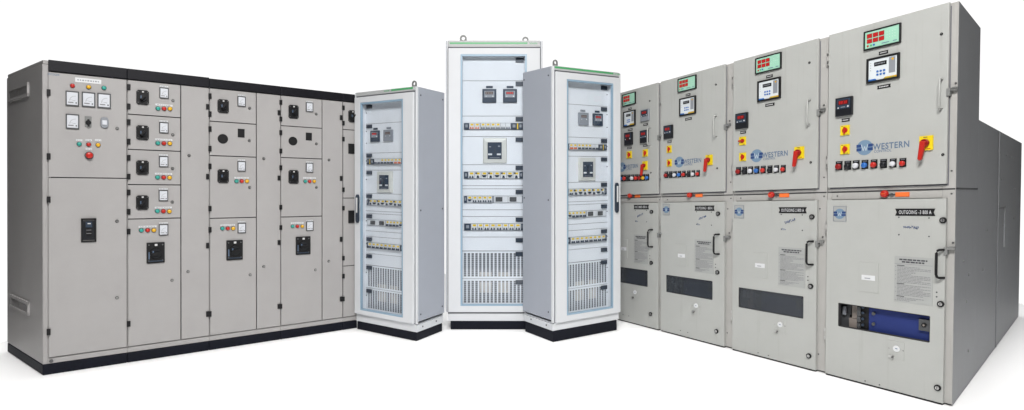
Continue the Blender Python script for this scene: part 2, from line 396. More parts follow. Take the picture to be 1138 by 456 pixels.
        MB(th).box(x0+W*.3, x1-W*.28, DY-.014, DY-.007, z0+H*.62, z1-H*.14, 'navy').box(x0+W*.42, x1-W*.38, DY-.0148, DY-.0135, z1-H*.24, z1-H*.2, 'silver_text').box(x0+W*.32, x1-W*.32, DY-.018, DY-.007, z0+H*.28, z0+H*.58, 'black').box(x0+W*.34, x1-W*.34, DY-.0186, DY-.0175, z0+H*.5, z0+H*.52, 'grey_ink').box(x0+W*.34, x1-W*.34, DY-.0186, DY-.0175, z0+H*.36, z0+H*.38, 'grey_ink').build('breaker', b)
        x0, x1, z0, z1 = LR.rc(59.5, 83.3, 13, 2.2, -.001)
        MB(th).text('SWITCHGEAR', x0, x1, z0-.001, z1+.001, DY-.0006, 'logo_text').build('maker_mark', up)
        x, z, r = small(th, LR, 57, 401, 1.6); MB(th).disc(x, z-.004, .012, DY-.004, -.009, 'dark_steel').build('bolt')
        # louvred side vents
        for corners in (((11, 99.5), (33, 91.5), (11, 113.5), (33, 107.5)), ((13, 328), (33, 334.5), (13, 341.5), (33, 351))):
            q = [LR.sd(*c) for c in corners]
            ya, yb = (q[0][0]+q[2][0])/2, (q[1][0]+q[3][0])/2; zt = (q[0][1]+q[1][1])/2; zb = (q[2][1]+q[3][1])/2
            y0, y1 = min(ya, yb), max(ya, yb)
            m = MB(th); t = .022
            def sbox(ya_, yb_, za_, zb_, d, mm): m.box(-d, .004, ya_, yb_, za_, zb_, mm)
            sbox(y0, y0+t, zb, zt, .0121, 'left_grey'); sbox(y1-t, y1, zb, zt, .007, 'left_grey'); sbox(y0, y1, zt-t, zt, .0125, 'left_grey'); sbox(y0, y1, zb, zb+t, .0125, 'left_grey')
            ym = (y0+y1)/2; sbox(ym-t/2, ym+t/2, zb, zt, .005, 'left_grey')
            m.box(-.001, .003, y0+t, y1-t, zb+t, zt-t, 'vent_dark')
            n = 9
            for i in range(n):
                zz = zb+t+(zt-zb-2*t)*(i+.15)/n; sbox(y0+t, y1-t, zz, zz+(zt-zb-2*t)/n*.5, .006, 'left_grey')
            m.build('side_louvre', None)
    else:
        if key == 'b':
            xm = X(201); seams = [zseam((143, 200), s) for s in ((127, 131), (166.5, 168), (205, 206), (243.2, 243))]
            doors = []; zs = [Z_band0-.004]+seams+[Z_door0]
            for i in range(5): doors.append(D(xa+.002, xm, zs[i+1], zs[i]))
            for i, (ya, yb) in enumerate(((97, 118.5), (136, 157.6), (175.5, 196.5), (214, 235.5), (257.5, 360))):
                hinge(th, LR, doors[i], 143, ya, 6.3); hinge(th, LR, doors[i], 143, yb, 6.3)
            for i, (ys_, ym_, yk, yl) in enumerate(((108.5, 103.7, 112, 121), (147.7, 142.2, 150, 159.5), (186.5, 179.8, 187.5, 197.4), (225.3, 217.5, 224.7, 234.9))):
                d = doors[i]; xx = 182.2-.25*i
                rotary(th, LR, d, 158.4-.1*i, ys_, 14, 16); meter(th, LR, d, xx, ym_, 10.3, 12); strip(th, LR, d, xx, ym_-7.3, 9.5, 1.8)
                lock(th, LR, d, xx+10, yk); strip(th, LR, d, xx, yl-4, 19, 2)
                for dx, c in ((-6.7, 'lamp_teal'), (0, 'lamp_red'), (6.6, 'lamp_yellow')): pilot(th, LR, d, xx+dx, yl+dx*.03, c)
            d = doors[4]
            for x, c in ((157, 'lamp_teal'), (164, 'lamp_red'), (170.8, 'lamp_yellow')): pilot(th, LR, d, x, 256, c)
            strip(th, LR, d, 164, 252, 20, 2); meter(th, LR, d, 181.6, 255.5, 10.3, 12.5); strip(th, LR, d, 181.6, 248.2, 9.5, 1.8)
            rotary(th, LR, d, 172.8, 281, 20, 23, True); lock(th, LR, d, 191.2, 311.7)
            tall, lk, hy, hx = (201, 232), ((210, 173), (209, 302)), (119, 196.5, 273, 349), 230.6
        elif key in 'cd':
            c_ = key == 'c'
            xm = X(285 if c_ else 358)
            S4 = ((135, 138), (173.2, 174.6), (242.6, 242)) if c_ else ((140, 142.5), (175.5, 176.5), (241.3, 240.5))
            seams = [zseam((233, 284) if c_ else (312, 357), s) for s in S4]; zs = [Z_band0-.004]+seams+[Z_door0]
            doors = [D(xa+.002, xm, zs[i+1], zs[i]) for i in range(4)]
            hx0 = 233.2 if c_ else 311.9; sc = 1 if c_ else .88
            HY = ((107, 127), (143.5, 165.3), (185, 232), (255.5, 349)) if c_ else ((114, 132.5), (147.5, 168), (186.5, 230.5), (253, 340.5))
            for d, (ya, yb) in zip(doors, HY): hinge(th, LR, d, hx0, ya, 6*sc); hinge(th, LR, d, hx0, yb, 6*sc)
            P = dict(sw=((247.8, 118.3), (247.8, 196)), me=((268.3, 113), (268.3, 185)), disc=(247.6, 154.5), sq=(268, 148.2), lk=((277.3, 120.6), (277, 156.5), (277.3, 208.5), (278, 305.5)), l3=((262.7, 268.5, 274.3), 201.5), l4=((247, 253, 259), 254), m4=(268.5, 253.5), big=(260.5, 278, 18, 22)) if c_ else \
                dict(sw=((326, 124.5), (326, 196.8)), me=((343.7, 119.3), (343.7, 186.5)), disc=(325.5, 157), sq=(343.2, 152), lk=((351.3, 127), (351.5, 160), (351.5, 208.5), (350.5, 300)), l3=((339, 343.9, 349), 201.7), l4=((325, 330.3, 335.8), 251.7), m4=(344, 251.3), big=(336.6, 273, 16, 20))
            rotary(th, LR, doors[0], *P['sw'][0], 12.4*sc, 15); rotary(th, LR, doors[2], *P['sw'][1], 12.4*sc, 15)
            for d, q in ((doors[0], P['me'][0]), (doors[2], P['me'][1]), (doors[3], P['m4'])):
                meter(th, LR, d, q[0], q[1], 9*sc, 11.2*sc**.5); strip(th, LR, d, q[0], q[1]-6.8*sc, 8*sc, 1.6)
            for d, q in zip(doors, P['lk']): lock(th, LR, d, *q)
            for j, (xl, c) in enumerate(zip(P['l3'][0], ('lamp_teal', 'lamp_red', 'lamp_yellow'))):
                pilot(th, LR, doors[2], xl, P['l3'][1], c, 2.3*sc); pilot(th, LR, doors[3], P['l4'][0][j], P['l4'][1], c, 2.3*sc)
            strip(th, LR, doors[2], P['l3'][0][1], P['l3'][1]-3.6, 16*sc, 1.8); strip(th, LR, doors[3], P['l4'][0][1], P['l4'][1]-3.6, 16*sc, 1.8)
            rotary(th, LR, doors[3], *P['big'], True)
            x, z, r = small(th, LR, *P['disc'], 5.4*sc**.8); MB(th).disc(x, z, r, DY-.002, DY+.004, 'black').build('blanked_hole', doors[1])
            x0, x1, z0, z1 = LR.rc(*P['sq'], 7.6*sc, 9.6*sc**.8, DY); MB(th).box(x0, x1, DY-.002, DY+.004, z0, z1, 'black').build('blanked_opening', doors[1])
            if c_: tall, lk, hy, hx = (285, 311), ((293, 176.5), (293, 296.3)), (125.5, 198, 269.7, 340.5), 309.9
            else: tall, lk, hy, hx = (358, 380), ((365.5, 178), (365.3, 290.5)), (131, 198.5, 266, 332.3), 378.9
        else:
            seams = [zseam((388,), (y,)) for y in (144.5, 220.3, 295.5)]; zs = [Z_band0-.004]+seams+[Z_door0]
            doors = [D(xa+.002, xb, zs[i+1], zs[i]) for i in range(4)]
            for i, ys_ in enumerate(((120, 137), (154.8, 211), (231.5, 287), (307, 332.3))):
                for y in ys_: hinge(th, LR, doors[i], 381.4, y, 5)
            rotary(th, LR, doors[0], 391.5, 129.5, 9, 13)
            for i, y, h_ in ((1, 165.5, 11), (2, 241, 14)):
                x0, x1, z0, z1 = LR.rc(391.5, y, 9, h_, DY); MB(th).box(x0, x1, DY-.01, DY+.004, z0, z1, 'black').build('switch_plate', doors[i], .001)
            tall = None
        if tall:
            td = D(xm, xb, Z_door0, Z_band0-.004, 'cable_door')
            for q in lk: lock(th, LR, td, *q)
            for y in hy: hinge(th, LR, td, hx, y, 6 if key == 'b' else 5.4)

# ================================================================== 2. MIDDLE: three glazed distribution cabinets
def breaker(th, par, x0, x1, z0, z1, y, lever, yel, style=0):
    W = x1-x0; H = z1-z0
    m = MB(th).box(x0+W*.03, x1-W*.03, y-.012, y, z0, z1, 'white_pl')
    if yel: m.box(x0+W*.25, x0+W*.8, y-.0128, y-.0118, z0+H*.62, z0+H*.92, 'yellow')
    if style == 0:
        n = 2
        for i in range(n):
            a = x0+W*(.12+.42*i); m.prism([(a, z0+H*.06), (a+W*.34, z0+H*.06), (a+W*.24, z0+H*.40), (a+W*.1, z0+H*.40)], y-.022, y-.011, lever)
    elif style == 1:
        m.box(x0+W*.1, x0+W*.4, y-.02, y-.011, z0+H*.7, z0+H*.92, lever); m.prism([(x0+W*.3, z0+H*.08), (x0+W*.75, z0+H*.08), (x0+W*.62, z0+H*.45), (x0+W*.38, z0+H*.45)], y-.022, y-.011, lever)
    else:
        m.prism([(x0+W*.1, z0+H*.52), (x0+W*.9, z0+H*.52), (x0+W*.7, z0+H*.2), (x0+W*.3, z0+H*.2)], y-.022, y-.011, lever)
    return m.build('circuit_breaker', par)

def dist_cabinet(R, name_label, xl, xr, glassbox, ztop, zdoor0, zdoor1, z_pl, pl_in, mirror, side, handle, eyes, greenrange, grey_left, side_bolts):
    """xl,xr outer body; glassbox x0,x1,z0,z1; zdoor0..zdoor1 door; side: -1 visible on left, +1 on right, 0 frontal"""
    th = Thing(R, 'distribution_cabinet', name_label, 'cabinet', (xl+xr)/2 if side == 0 else (xl if side < 0 else xr), 'white glazed distribution cabinets')
    D = R.D; t = .02
    gx0, gx1, gz0, gz1 = glassbox
    dep = .045
    # carcass: a hollow box
    cb = MB(th)
    cb.box(xl+t, xr-t, D-.01, D, z_pl, ztop, 'pale_white')
    cb.box(xl+t, xr-t, .06, D-.01, ztop-.02, ztop, 'pale_strip').box(xl+t, xr-t, .002, D-.01, z_pl+.002, z_pl+.07, 'pale_white')
    cb.build('cabinet_body', None, .002)
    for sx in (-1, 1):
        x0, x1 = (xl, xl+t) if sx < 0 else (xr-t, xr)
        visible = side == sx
        MB(th).box(x0, x1, .024 if visible else .002, D, z_pl+.09, ztop-.001, 'pale_side_shaded').build('side_panel', None, .003)
        MB(th).box(x0+(.0 if side else .004), x1, -.004 if side else .0, .023, zdoor0-.002, ztop-.0008, 'pale_white').build('corner_post', None, .006)
    # base rail, plinth
    MB(th).box(xl+pl_in[0]*.7, xr-pl_in[1]*.7, .001, D-.02, z_pl+.001, zdoor0-.012, 'pale_white').build('base_rail', None, .002)
    MB(th).box(xl+pl_in[0], xr-pl_in[1], -.002, D-.035, 0, z_pl-.0005, 'plinth').build('plinth', None, .003)
    # head strip with green line
    hs = MB(th).box(xl+t+.001, xr-t-.001, -.006, .05, zdoor1+.012, ztop+.001, 'pale_strip').build('head_strip', None, .003)
    g0, g1 = greenrange; zz = (zdoor1+.012+ztop)/2+.006; sg = MB(th)
    for a, b in greenrange_list(g0, g1): sg.box(xl+t+(xr-xl-2*t)*a, xl+t+(xr-xl-2*t)*b, -.0068, -.0058, zz-.008, zz+.008, 'green')
    tx = xl+t+(xr-xl-2*t)*(g1+.02 if not mirror else g0-.12)
    sg.text('Schneider', tx, tx+(xr-xl-2*t)*.09, zz-.009, zz+.010, -.0066, 'green')
    sg.build('green_stripe', hs)
    # dark shadow gaps (rubber)
    MB(th).box(xl+t, xr-t, .001, .012, zdoor1-.003, zdoor1+.014, 'gap_grey').box(xl+t, xr-t, .003, .012, zdoor0-.014, zdoor0+.004, 'gap_grey').box(xl+t-.004, xl+t+.012, -.001, .004, zdoor0, zdoor1, 'gap_grey').box(xr-t-.012, xr-t+.004, -.001, .004, zdoor0, zdoor1, 'gap_grey').build('door_seal')
    # door frame with glass
    dl, dr = xl+t+.005, xr-t-.005
    d = MB(th).holed(dl, dr, zdoor0+.004, zdoor1-.002, gx0, gx1, gz0, gz1, -.026, -.002, 'pale_white').build('door', None, .003)
    bt = (gx1-gx0)*.028
    MB(th).ring(gx0, gx1, gz0, gz1, bt, -.024, -.006, 'seal_blue').build('window_seal', d)
    MB(th).box(gx0+bt, gx1-bt, -.013, -.010, gz0+bt, gz1-bt, 'door_glass').build('glass_pane', d)
    # interior
    def T(Xp, Yp):
        fx = (Xp-512)/(585.5-512); fx = 1-fx if mirror else fx
        return gx0+fx*(gx1-gx0), gz1-(Yp-61)/(339.7-61)*(gz1-gz0)
    def TR(X0, Y0, X1, Y1):
        a = T(X0, Y0); b = T(X1, Y1); return min(a[0], b[0]), max(a[0], b[0]), min(a[1], b[1]), max(a[1], b[1])
    yp = dep
    # reveal strips beside the plates
    MB(th).box(gx0-.02, gx0+.004, .0, yp+.02, gz0-.02, gz1+.02, 'pale_plate').box(gx1-.004, gx1+.02, .0, yp+.02, gz0-.02, gz1+.02, 'pale_plate').box(gx0, gx1, .0, yp+.02, gz1-.002, gz1+.02, 'pale_plate').box(gx0, gx1, .0, yp+.02, gz0-.02, gz0+.002, 'pale_plate').build('inner_frame')
    seams = [61, 89, 128.5, 151.5, 183, 206.5, 210, 233.5, 241, 264, 279.5]
    rows = {1: (136.5, 143.7), 3: (191, 198.6), 6: (218, 225.6), 8: (249, 256.4)}
    plates = []
    slots = {2: (136.3, 143.9), 4: (190.7, 198.9), 6: (217.7, 225.9), 8: (248.7, 256.7)}
    for i in range(len(seams)-1):
        a = TR(511, seams[i]+.25, 586.5, seams[i+1]-.25)
        m = MB(th); m.box(a[0], a[1], yp, yp+.004, a[2], a[3], 'pale_plate')
        plates.append(m.build('cover_plate'))
    MB(th).box(gx0, gx1, yp+.006, yp+.01, gz0, gz1, 'gap_grey').build('back_plate')
    a = TR(511, 279.7, 586.5, 340)
    # side shade rail
    # hinged clip labels
    for y in (66, 92.5, 132, 155, 186.5, 213.5, 244.5, 267.5, 283, 314.5):
        a = TR(573, y-2.4, 582.3, y+2.4)
        m = MB(th).box(a[0], a[1], yp-.012, yp-.0003, a[2], a[3], 'navy_label')
        w_ = a[1]-a[0]; h_ = a[3]-a[2]
        for q in (.18, .45, .72): m.box(a[0]+w_*q, a[0]+w_*(q+.14), yp-.0126, yp-.0118, a[2]+h_*.4, a[2]+h_*.62, 'navy')
        m.build('cover_latch')
    for y in (75, 100, 116, 140, 165, 221, 252, 271, 291, 322):
        p = T(518, y) if side else T(580, y)
        if side: p = T(583.2, y-1); MB(th).disc(p[0], p[1], .0055, yp-.003, yp-.0003, 'dk_gray').build('screw')
    # two digital meters
    for k, xm_ in enumerate((543.7, 566.8)):
        lit = (k == 1)
        a = TR(xm_-7.8, 98.5, xm_+7.8, 113.6); W = a[1]-a[0]; H = a[3]-a[2]
        body = 'navy' if (lit or side == 0) else 'meter_grey'
        b = MB(th).box(a[0], a[1], yp-.018, yp-.0003, a[2], a[3], body).build('digital_meter', None, .003)
        m = MB(th).box(a[0]+W*.14, a[1]-W*.14, yp-.0195, yp-.0175, a[2]+H*.38, a[3]-H*.14, 'meter_grey').box(a[0]+W*.22, a[1]-W*.24, yp-.0203, yp-.0192, a[2]+H*.6, a[3]-H*.2, 'led_dark')
        c = 'led_red' if lit else 'tape_brown'
        for q in range(4): m.box(a[0]+W*(.26+.125*q), a[0]+W*(.34+.125*q), yp-.021, yp-.0201, a[2]+H*.63, a[3]-H*.24, c)
        m.disc(a[1]-W*.25, a[2]+H*.46, W*.045, yp-.0205, yp-.0192, 'white_pl').disc(a[0]+W*.27, a[2]+H*.46, W*.03, yp-.0205, yp-.0192, 'white_pl').build('display', b)
        a = TR(xm_-3.8, 94.8, xm_+3.8, 97.3); MB(th).box(a[0], a[1], yp-.003, yp-.0003, a[2], a[3], 'navy' if lit or side == 0 else 'meter_grey').build('name_tag')
    # moulded case breaker in a cream surround
    a = TR(536.5, 153, 563.3, 181.5); c = TR(541.7, 158, 557.6, 176.8)
    m = MB(th); yy = yp-.0003
    o4 = [(a[0], a[2]), (a[1], a[2]), (a[1], a[3]), (a[0], a[3])]; i4 = [(c[0], c[2]), (c[1], c[2]), (c[1], c[3]), (c[0], c[3])]
    vs = [(x, yy, z) for x, z in o4]+[(x+(.006 if j in (0, 3) else -.006), yy-.016, z+(.006 if j < 2 else -.006)) for j, (x, z) in enumerate(o4)]+[(x, yy-.022, z) for x, z in i4]+[(x, yy, z) for x, z in i4]
    fs = []
    for l in range(3):
        for j in range(4): fs.append((l*4+j, l*4+(j+1) % 4, (l+1)*4+(j+1) % 4, (l+1)*4+j))
    b = m.add(vs, fs, 'cream').build('breaker_surround')
    W = c[1]-c[0]; H = c[3]-c[2]
    m = MB(th).box(c[0]+.001, c[1]-.001, yp-.026, yp-.001, c[2]+.001, c[3]-.001, 'navy')
    for q in (.04, .66): m.box(c[0]+W*q, c[0]+W*(q+.28), yp-.0275, yp-.0255, c[2]+H*.23, c[2]+H*.33, 'white_pl')
    m.box(c[0]+W*.45, c[0]+W*.55, yp-.034, yp-.0255, c[2]+H*.3, c[2]+H*.75, 'navy_label').box(c[0]+W*.1, c[0]+W*.25, yp-.0272, yp-.0257, c[2]+H*.7, c[2]+H*.76, 'meter_grey').box(c[0]+W*.74, c[0]+W*.88, yp-.0272, yp-.0257, c[2]+H*.72, c[2]+H*.8, 'meter_grey').box(c[0]+W*.15, c[1]-W*.15, yp-.027, yp-.0257, c[2]+H*.06, c[2]+H*.09, 'meter_grey')
    m.build('main_breaker', b)
    # rows of small circuit breakers
    def rowbox(Y0, Y1):
        a = TR(515, Y0-.5, 581.5, Y1+.7); MB(th).box(a[0], a[1], yp-.004, yp-.0004, a[2], a[3], 'meter_grey').build('breaker_rail')
    def dark(X0, X1, Y0, Y1, mm='navy'):
        a = TR(X0, Y0, X1, Y1); w_ = a[1]-a[0]
        m = MB(th).box(a[0], a[1], yp-.018, yp-.0045, a[2], a[3], mm).box(a[0]+w_*.25, a[1]-w_*.25, yp-.0188, yp-.0175, a[2]+(a[3]-a[2])*.3, a[3]-(a[3]-a[2])*.2, 'meter_grey'); m.build('control_module')
    def br(X0, X1, Y0, Y1, lever, yel, st):
        a = TR(X0, Y0, X1, Y1); breaker(th, None, a[0], a[1], a[2], a[3], yp-.0045, lever, yel, st)
    Y = (136.7, 143.5); rowbox(*Y); dark(515.5, 521, *Y)
    for i in range(2): br(521.2+6*i, 527.1+6*i, *Y, 'orange_lever', i == 1 or i == 0, 0)
    for i in range(6): br(533.8+5.6*i, 539.3+5.6*i, *Y, 'navy', i < 4, 0)
    dark(568, 574.5, *Y); dark(576, 581, *Y)
    a = TR(574.6, Y[0], 575.9, Y[1]); MB(th).box(a[0], a[1], yp-.016, yp-.0045, a[2], a[3], 'yellow').build('marker_strip')
    Y = (191.2, 198.4); rowbox(*Y); dark(515.5, 519.8, *Y)
    for i in range(8): br(520.2+7.15*i, 527.2+7.15*i, *Y, 'navy', True, (0, 1, 2, 1, 2, 1, 2, 1)[i])
    dark(577.6, 581, *Y)
    Y = (218.2, 225.4); rowbox(*Y); dark(515.5, 518.5, *Y)
    for i in range(5): br(519+5.6*i, 524.5+5.6*i, *Y, 'navy', True, 0 if i else 2)
    for q in (550.3, 566): 
        a = TR(q-1.2, Y[0], q+14, Y[1]); MB(th).box(a[0], a[1], yp-.012, yp-.0045, a[2], a[3], 'white_pl').build('terminal_block')
        a = TR(q+.3, Y[0]+1, q+8, Y[1]-1.2); MB(th).box(a[0], a[1], yp-.02, yp-.0125, a[2], a[3], 'dk_gray').build('control_module')
    Y = (249.2, 256.2); rowbox(*Y); dark(516, 522.8, *Y)
    for i in range(8): br(523.4+6.95*i, 530.2+6.95*i, *Y, 'navy', True, 0)
    dark(579.2, 581, *Y)
    # ventilation grilles: slotted plate in front of a paper filter
    for Y0, Y1 in ((280, 310.4), (310.9, 339.3)):
        a = TR(511, Y0, 586.5, Y1); m = MB(th); nx = 16; sY0, sY1 = (282, 308.2) if Y0 < 300 else (313, 337.6)
        o = TR(513.5, sY0, 582, sY1); pit = (o[1]-o[0])/nx
        m.box(a[0], o[0], yp, yp+.004, a[2], a[3], 'pale_plate').box(o[1], a[1], yp, yp+.004, a[2], a[3], 'pale_plate')
        m.box(o[0], o[1], yp, yp+.004, o[3], a[3], 'pale_plate').box(o[0], o[1], yp, yp+.004, a[2], o[2], 'pale_plate')
        for i in range(nx): m.box(o[0]+pit*i, o[0]+pit*(i+.36), yp, yp+.004, o[2], o[3], 'pale_plate')
        nz = 11
        for j in range(1, nz): zc = o[2]+(o[3]-o[2])*j/nz; m.box(o[0], o[1], yp+.0012, yp+.003, zc-(o[3]-o[2])/nz*.12, zc+(o[3]-o[2])/nz*.12, 'pale_side_shaded')
        g = m.build('vent_grille')
        m = MB(th).box(o[0], o[1], yp+.0042, yp+.0055, o[2], o[3], 'vent_dark')
        for q, wq in ((.28, .2), (.58, .2)): m.box(o[0]+(o[1]-o[0])*q, o[0]+(o[1]-o[0])*(q+wq), yp+.0036, yp+.0041, o[2]+(o[3]-o[2])*(.02 if Y0 < 300 else .45), o[2]+(o[3]-o[2])*(.2 if Y0 < 300 else .95), 'vent_paper')
        m.build('filter', g)
    # handle
    if handle:
        hx, hz0, hz1 = handle; hw = .022
        b = MB(th).prism([(hx-hw, hz0+hw), (hx-hw*.5, hz0), (hx+hw*.5, hz0), (hx+hw, hz0+hw), (hx+hw, hz1-hw), (hx+hw*.5, hz1), (hx-hw*.5, hz1), (hx-hw, hz1-hw)], -.045, -.027, 'navy_label').build('door_handle', d, .004)
        MB(th).box(hx-hw*.42, hx+hw*.42, -.047, -.044, hz0+(hz1-hz0)*.36, hz1-.03, 'white_pl').build('handle_inlay', b)
    # lifting eyes
    for ex_, ew, eh in eyes:
        m = MB(th); n = 16; R0 = ew/2; zc = ztop+eh-R0; yb = .035
        out = [(ex_-R0, ztop), (ex_+R0, ztop)]+[(ex_+R0*math.cos(a), zc+R0*math.sin(a)) for a in [math.pi*i/10 for i in range(11)]]
        # ring: outer and inner loops bridged
        ang = [2*math.pi*i/20 for i in range(20)]
        ri = R0*.55
        def op(a):
            x, z = math.cos(a), math.sin(a)
            if z >= 0: return ex_+R0*x, zc+R0*z
            s_ = min(R0/abs(x) if abs(x) > 1e-6 else 9, (zc-ztop)/abs(z)); return ex_+x*s_, zc+z*s_
        oo = [op(a) for a in ang]; ii = [(ex_+ri*math.cos(a), zc+ri*math.sin(a)) for a in ang]; N = 20
        vs = [(x, yb, z) for x, z in oo]+[(x, yb, z) for x, z in ii]+[(x, yb+.012, z) for x, z in oo]+[(x, yb+.012, z) for x, z in ii]; fs = []
        for i in range(N):
            j = (i+1) % N
            fs += [(i, j, N+j, N+i), (2*N+j, 2*N+i, 3*N+i, 3*N+j), (j, i, 2*N+i, 2*N+j), (N+i, N+j, 3*N+j, 3*N+i)]
        m.add(vs, fs, 'zinc').build('lifting_eye')
    # side bolts
    for (px, py, low) in side_bolts:
        xx = xl if side < 0 else xr
        y, z = R.sd(px, py, xx); o_ = -1 if side < 0 else 1
        ring_ = [(y+.008*math.cos(a), z+.008*math.sin(a)) for a in [i*math.pi/5 for i in range(10)]]
        m = MB(th); in_ = (pl_in[0] if side < 0 else pl_in[1])*.7 if low else 0; xs = xx-o_*in_
        vs = [(xs-o_*.001, a, b_) for a, b_ in ring_]+[(xs+o_*.003, a, b_) for a, b_ in ring_]
        m.add(vs, [tuple(range(10, 20)), tuple(range(9, -1, -1))]+[(i, (i+1) % 10, 10+(i+1) % 10, 10+i) for i in range(10)], 'dk_gray').build('bolt')
    return th
def greenrange_list(a, b):
    return [(a, b)]

# centre cabinet, seen square on
CR = Row((501, 366.2), (501, 45.5), (598, 366.2), (598, 45.5)); CR.D = .42
c0 = CR.uv(495.5, 200)[0]; c1 = CR.uv(603, 200)[0]
g = CR.uv(512, 61)+CR.uv(585.5, 339.7)
dist_cabinet(CR, 'tallest white glazed cabinet, seen square on, behind two slimmer ones', c0, c1,
    (g[0], g[2], g[3], g[1]), CR.uv(550, 45.5)[1], CR.uv(550, 347)[1], CR.uv(550, 54)[1], CR.uv(550, 357)[1], (.045, .045), False, 0, None,
    [(CR.uv(514.5, 45)[0], .064, .064), (CR.uv(584, 45)[0], .060, .048)], (.02, .86), True, [])
# slim cabinet turned to the left (its side shows on the right)
AR = Row((463.5, 379.5), (463.5, 96), (395, 365.3), (395, 103.5), (494, 367.2), (494, 103.2))
g0 = AR.uv(402.5, 230)[0]; g1 = AR.uv(450, 230)[0]
def av(R, *pts): return sum(R.uv(*p)[1] for p in pts)/len(pts)
dist_cabinet(AR, 'slim white glazed cabinet with handle on the left, in front of grey switchboard row', AR.uv(394.5, 230)[0], 0,
    (g0, g1, av(AR, (402.5, 344.5), (450, 352.5)), av(AR, (402.5, 114.5), (450, 110.5))), AR.H, av(AR, (459, 360), (397, 348)), av(AR, (397, 108.8), (459, 102.7)), av(AR, (462, 369.3), (400, 357.8)), (.035, .004), True, 1,
    (AR.uv(397.8, 230, -.03)[0], AR.uv(397.8, 247.8, -.03)[1], AR.uv(397.8, 216.3, -.03)[1]), [(AR.uv(457.5, 93)[0], .055, .06)], (.62, .97), True,
    [(467.5, 106, 0), (492, 111, 0), (467.5, 234, 0), (491.7, 232, 0), (467.5, 349.5, 0), (491.5, 340.5, 0), (470, 363, 1), (485, 357, 1)])
# slim cabinet turned to the right
BR = Row((614, 380.5), (614, 73), (690.5, 366), (690.5, 81.5), (581, 367.8), (581, 81))
g0 = BR.uv(628, 230)[0]; g1 = BR.uv(679.5, 230)[0]
dist_cabinet(BR, 'slim white glazed cabinet with its handle on the right, beside the tall square-on cabinet', 0, BR.uv(689.5, 230)[0],
    (g0, g1, av(BR, (628, 350.5), (679.5, 342)), av(BR, (628, 88.3), (679.5, 93.5))), BR.H, av(BR, (619, 359.5), (688, 346)), av(BR, (619, 80), (687, 87)), av(BR, (616, 368.5), (683, 355.5)), (.004, .05), False, -1,
    (BR.uv(685, 220, -.03)[0], BR.uv(685, 236.5, -.03)[1], BR.uv(685, 203.3, -.03)[1]), [(BR.uv(620, 70)[0], .052, .062)], (.0, .9), False,
    [(609.5, 84, 0), (582.5, 89, 0), (609.5, 222.5, 0), (582.8, 220, 0), (609.5, 347, 0), (590, 355, 1), (607, 361.5, 1)])

# ================================================================== 3. RIGHT ROW: four switchgear panels
RR = Row((1058.5, 452), (1065.5, 3), (735, 367.4), (735, 92), (1132, 352), (1132, 162))
RR.ty = 0
PIT = abs(RR.uv(1061, 213)[0]-RR.uv(735, 213)[0])/3
FD = -.030
def rr(px, py, w_, h_, y=FD): return RR.rc(px, py, w_, h_, y)
x_tower = RR.sd(1083, 100)[0]; H_rear = (RR.sd(1084, 130)[1]+RR.sd(1131, 162)[1])/2
Z_seam = RR.uv(1000, 211.5)[1]
print('PIT', PIT, 'tower', x_tower, 'rear H', H_rear, 'seam', Z_seam, 'H', RR.H)
NAMES = {3: 'OUTGOING -3 800 A', 2: 'OUTGOING 2 800 A', 1: 'OUTGOING 1 800 A', 0: 'INCOMER 800 A'}
RLAB = {3: 'biggest looking grey switchgear panel on the right, blue truck panel behind its lower window',
        2: 'grey switchgear panel with plain dark window, touching the panel with the blue one inside',
        1: 'grey switchgear panel second from the white cabinets, with dark lower window',
        0: 'grey switchgear panel with extra small meters, partly behind the slim white cabinet'}
def label_plate(th, par, x0, x1, z0, z1, y, body=None, screws=True):
    m = MB(th); n = (x1-x0)*.04
    m.prism([(x0, z0), (x1, z0), (x1-n, (z0+z1)/2), (x1, z1), (x0, z1), (x0+n, (z0+z1)/2)], y-.003, y+.001, 'black')
    h = z1-z0
    if body: m.text(body, x0+(x1-x0)*.1, x1-(x1-x0)*.09, z0+h*.24, z1-h*.24, y-.0036, 'white_pl', .004, 1.12)
    else:
        x = x0+(x1-x0)*.15
        while x < x1-(x1-x0)*.2: m.box(x, x+(x1-x0)*.08, y-.0036, y-.0031, z0+h*.35, z0+h*.65, 'silver_text'); x += (x1-x0)*.12
    return m.build('name_plate', par)
def ddisplay(th, par, a, y):       # long energy display: black bezel, pale green face with red digits
    x0, x1, z0, z1 = a; W = x1-x0; H = z1-z0
    b = MB(th).ring(x0, x1, z0, z1, W*.04, y-.018, y+.001, 'black').build('energy_meter', par, .003)
    m = MB(th).box(x0+W*.035, x1-W*.035, y-.012, y, z0+H*.07, z1-H*.07, 'screen_green')
    for r_ in range(2):
        for c in range(3):
            a0 = x0+W*(.09+.165*c); b0 = z0+H*(.60-.27*r_)
            m.box(a0, a0+W*.145, y-.0135, y-.0118, b0, b0+H*.22, 'dark_red')
            for q in range(3):
                s0 = a0+W*(.012+.043*q); t_ = W*.007
                for (u0, u1, v0, v1) in ((0, .03, .18, .2), (0, .03, .1, .12), (0, .03, .02, .04), (0, .008, .02, .2), (.022, .03, .02, .2)):
                    m.box(s0+W*u0, s0+W*u1, y-.0142, y-.0134, b0+H*v0, b0+H*v1, 'led_red')
    for q, c in ((.12, 'red'), (.21, 'green'), (.29, 'blue_btn')): m.disc(x0+W*q, z0+H*.2, W*.028, y-.0145, y-.0118, c)
    for q in range(4):
        for k in range(3): m.disc(x0+W*(.64+.07*q), z0+H*(.42+.14*k), W*.007, y-.0128, y-.0118, 'white_pl', n=8)
    m.box(x0+W*.5, x0+W*.7, y-.0128, y-.0118, z0+H*.16, z0+H*.2, 'logo_text').box(x0+W*.8, x0+W*.9, y-.0128, y-.0118, z0+H*.16, z0+H*.2, 'logo_text')
    m.build('display', b)
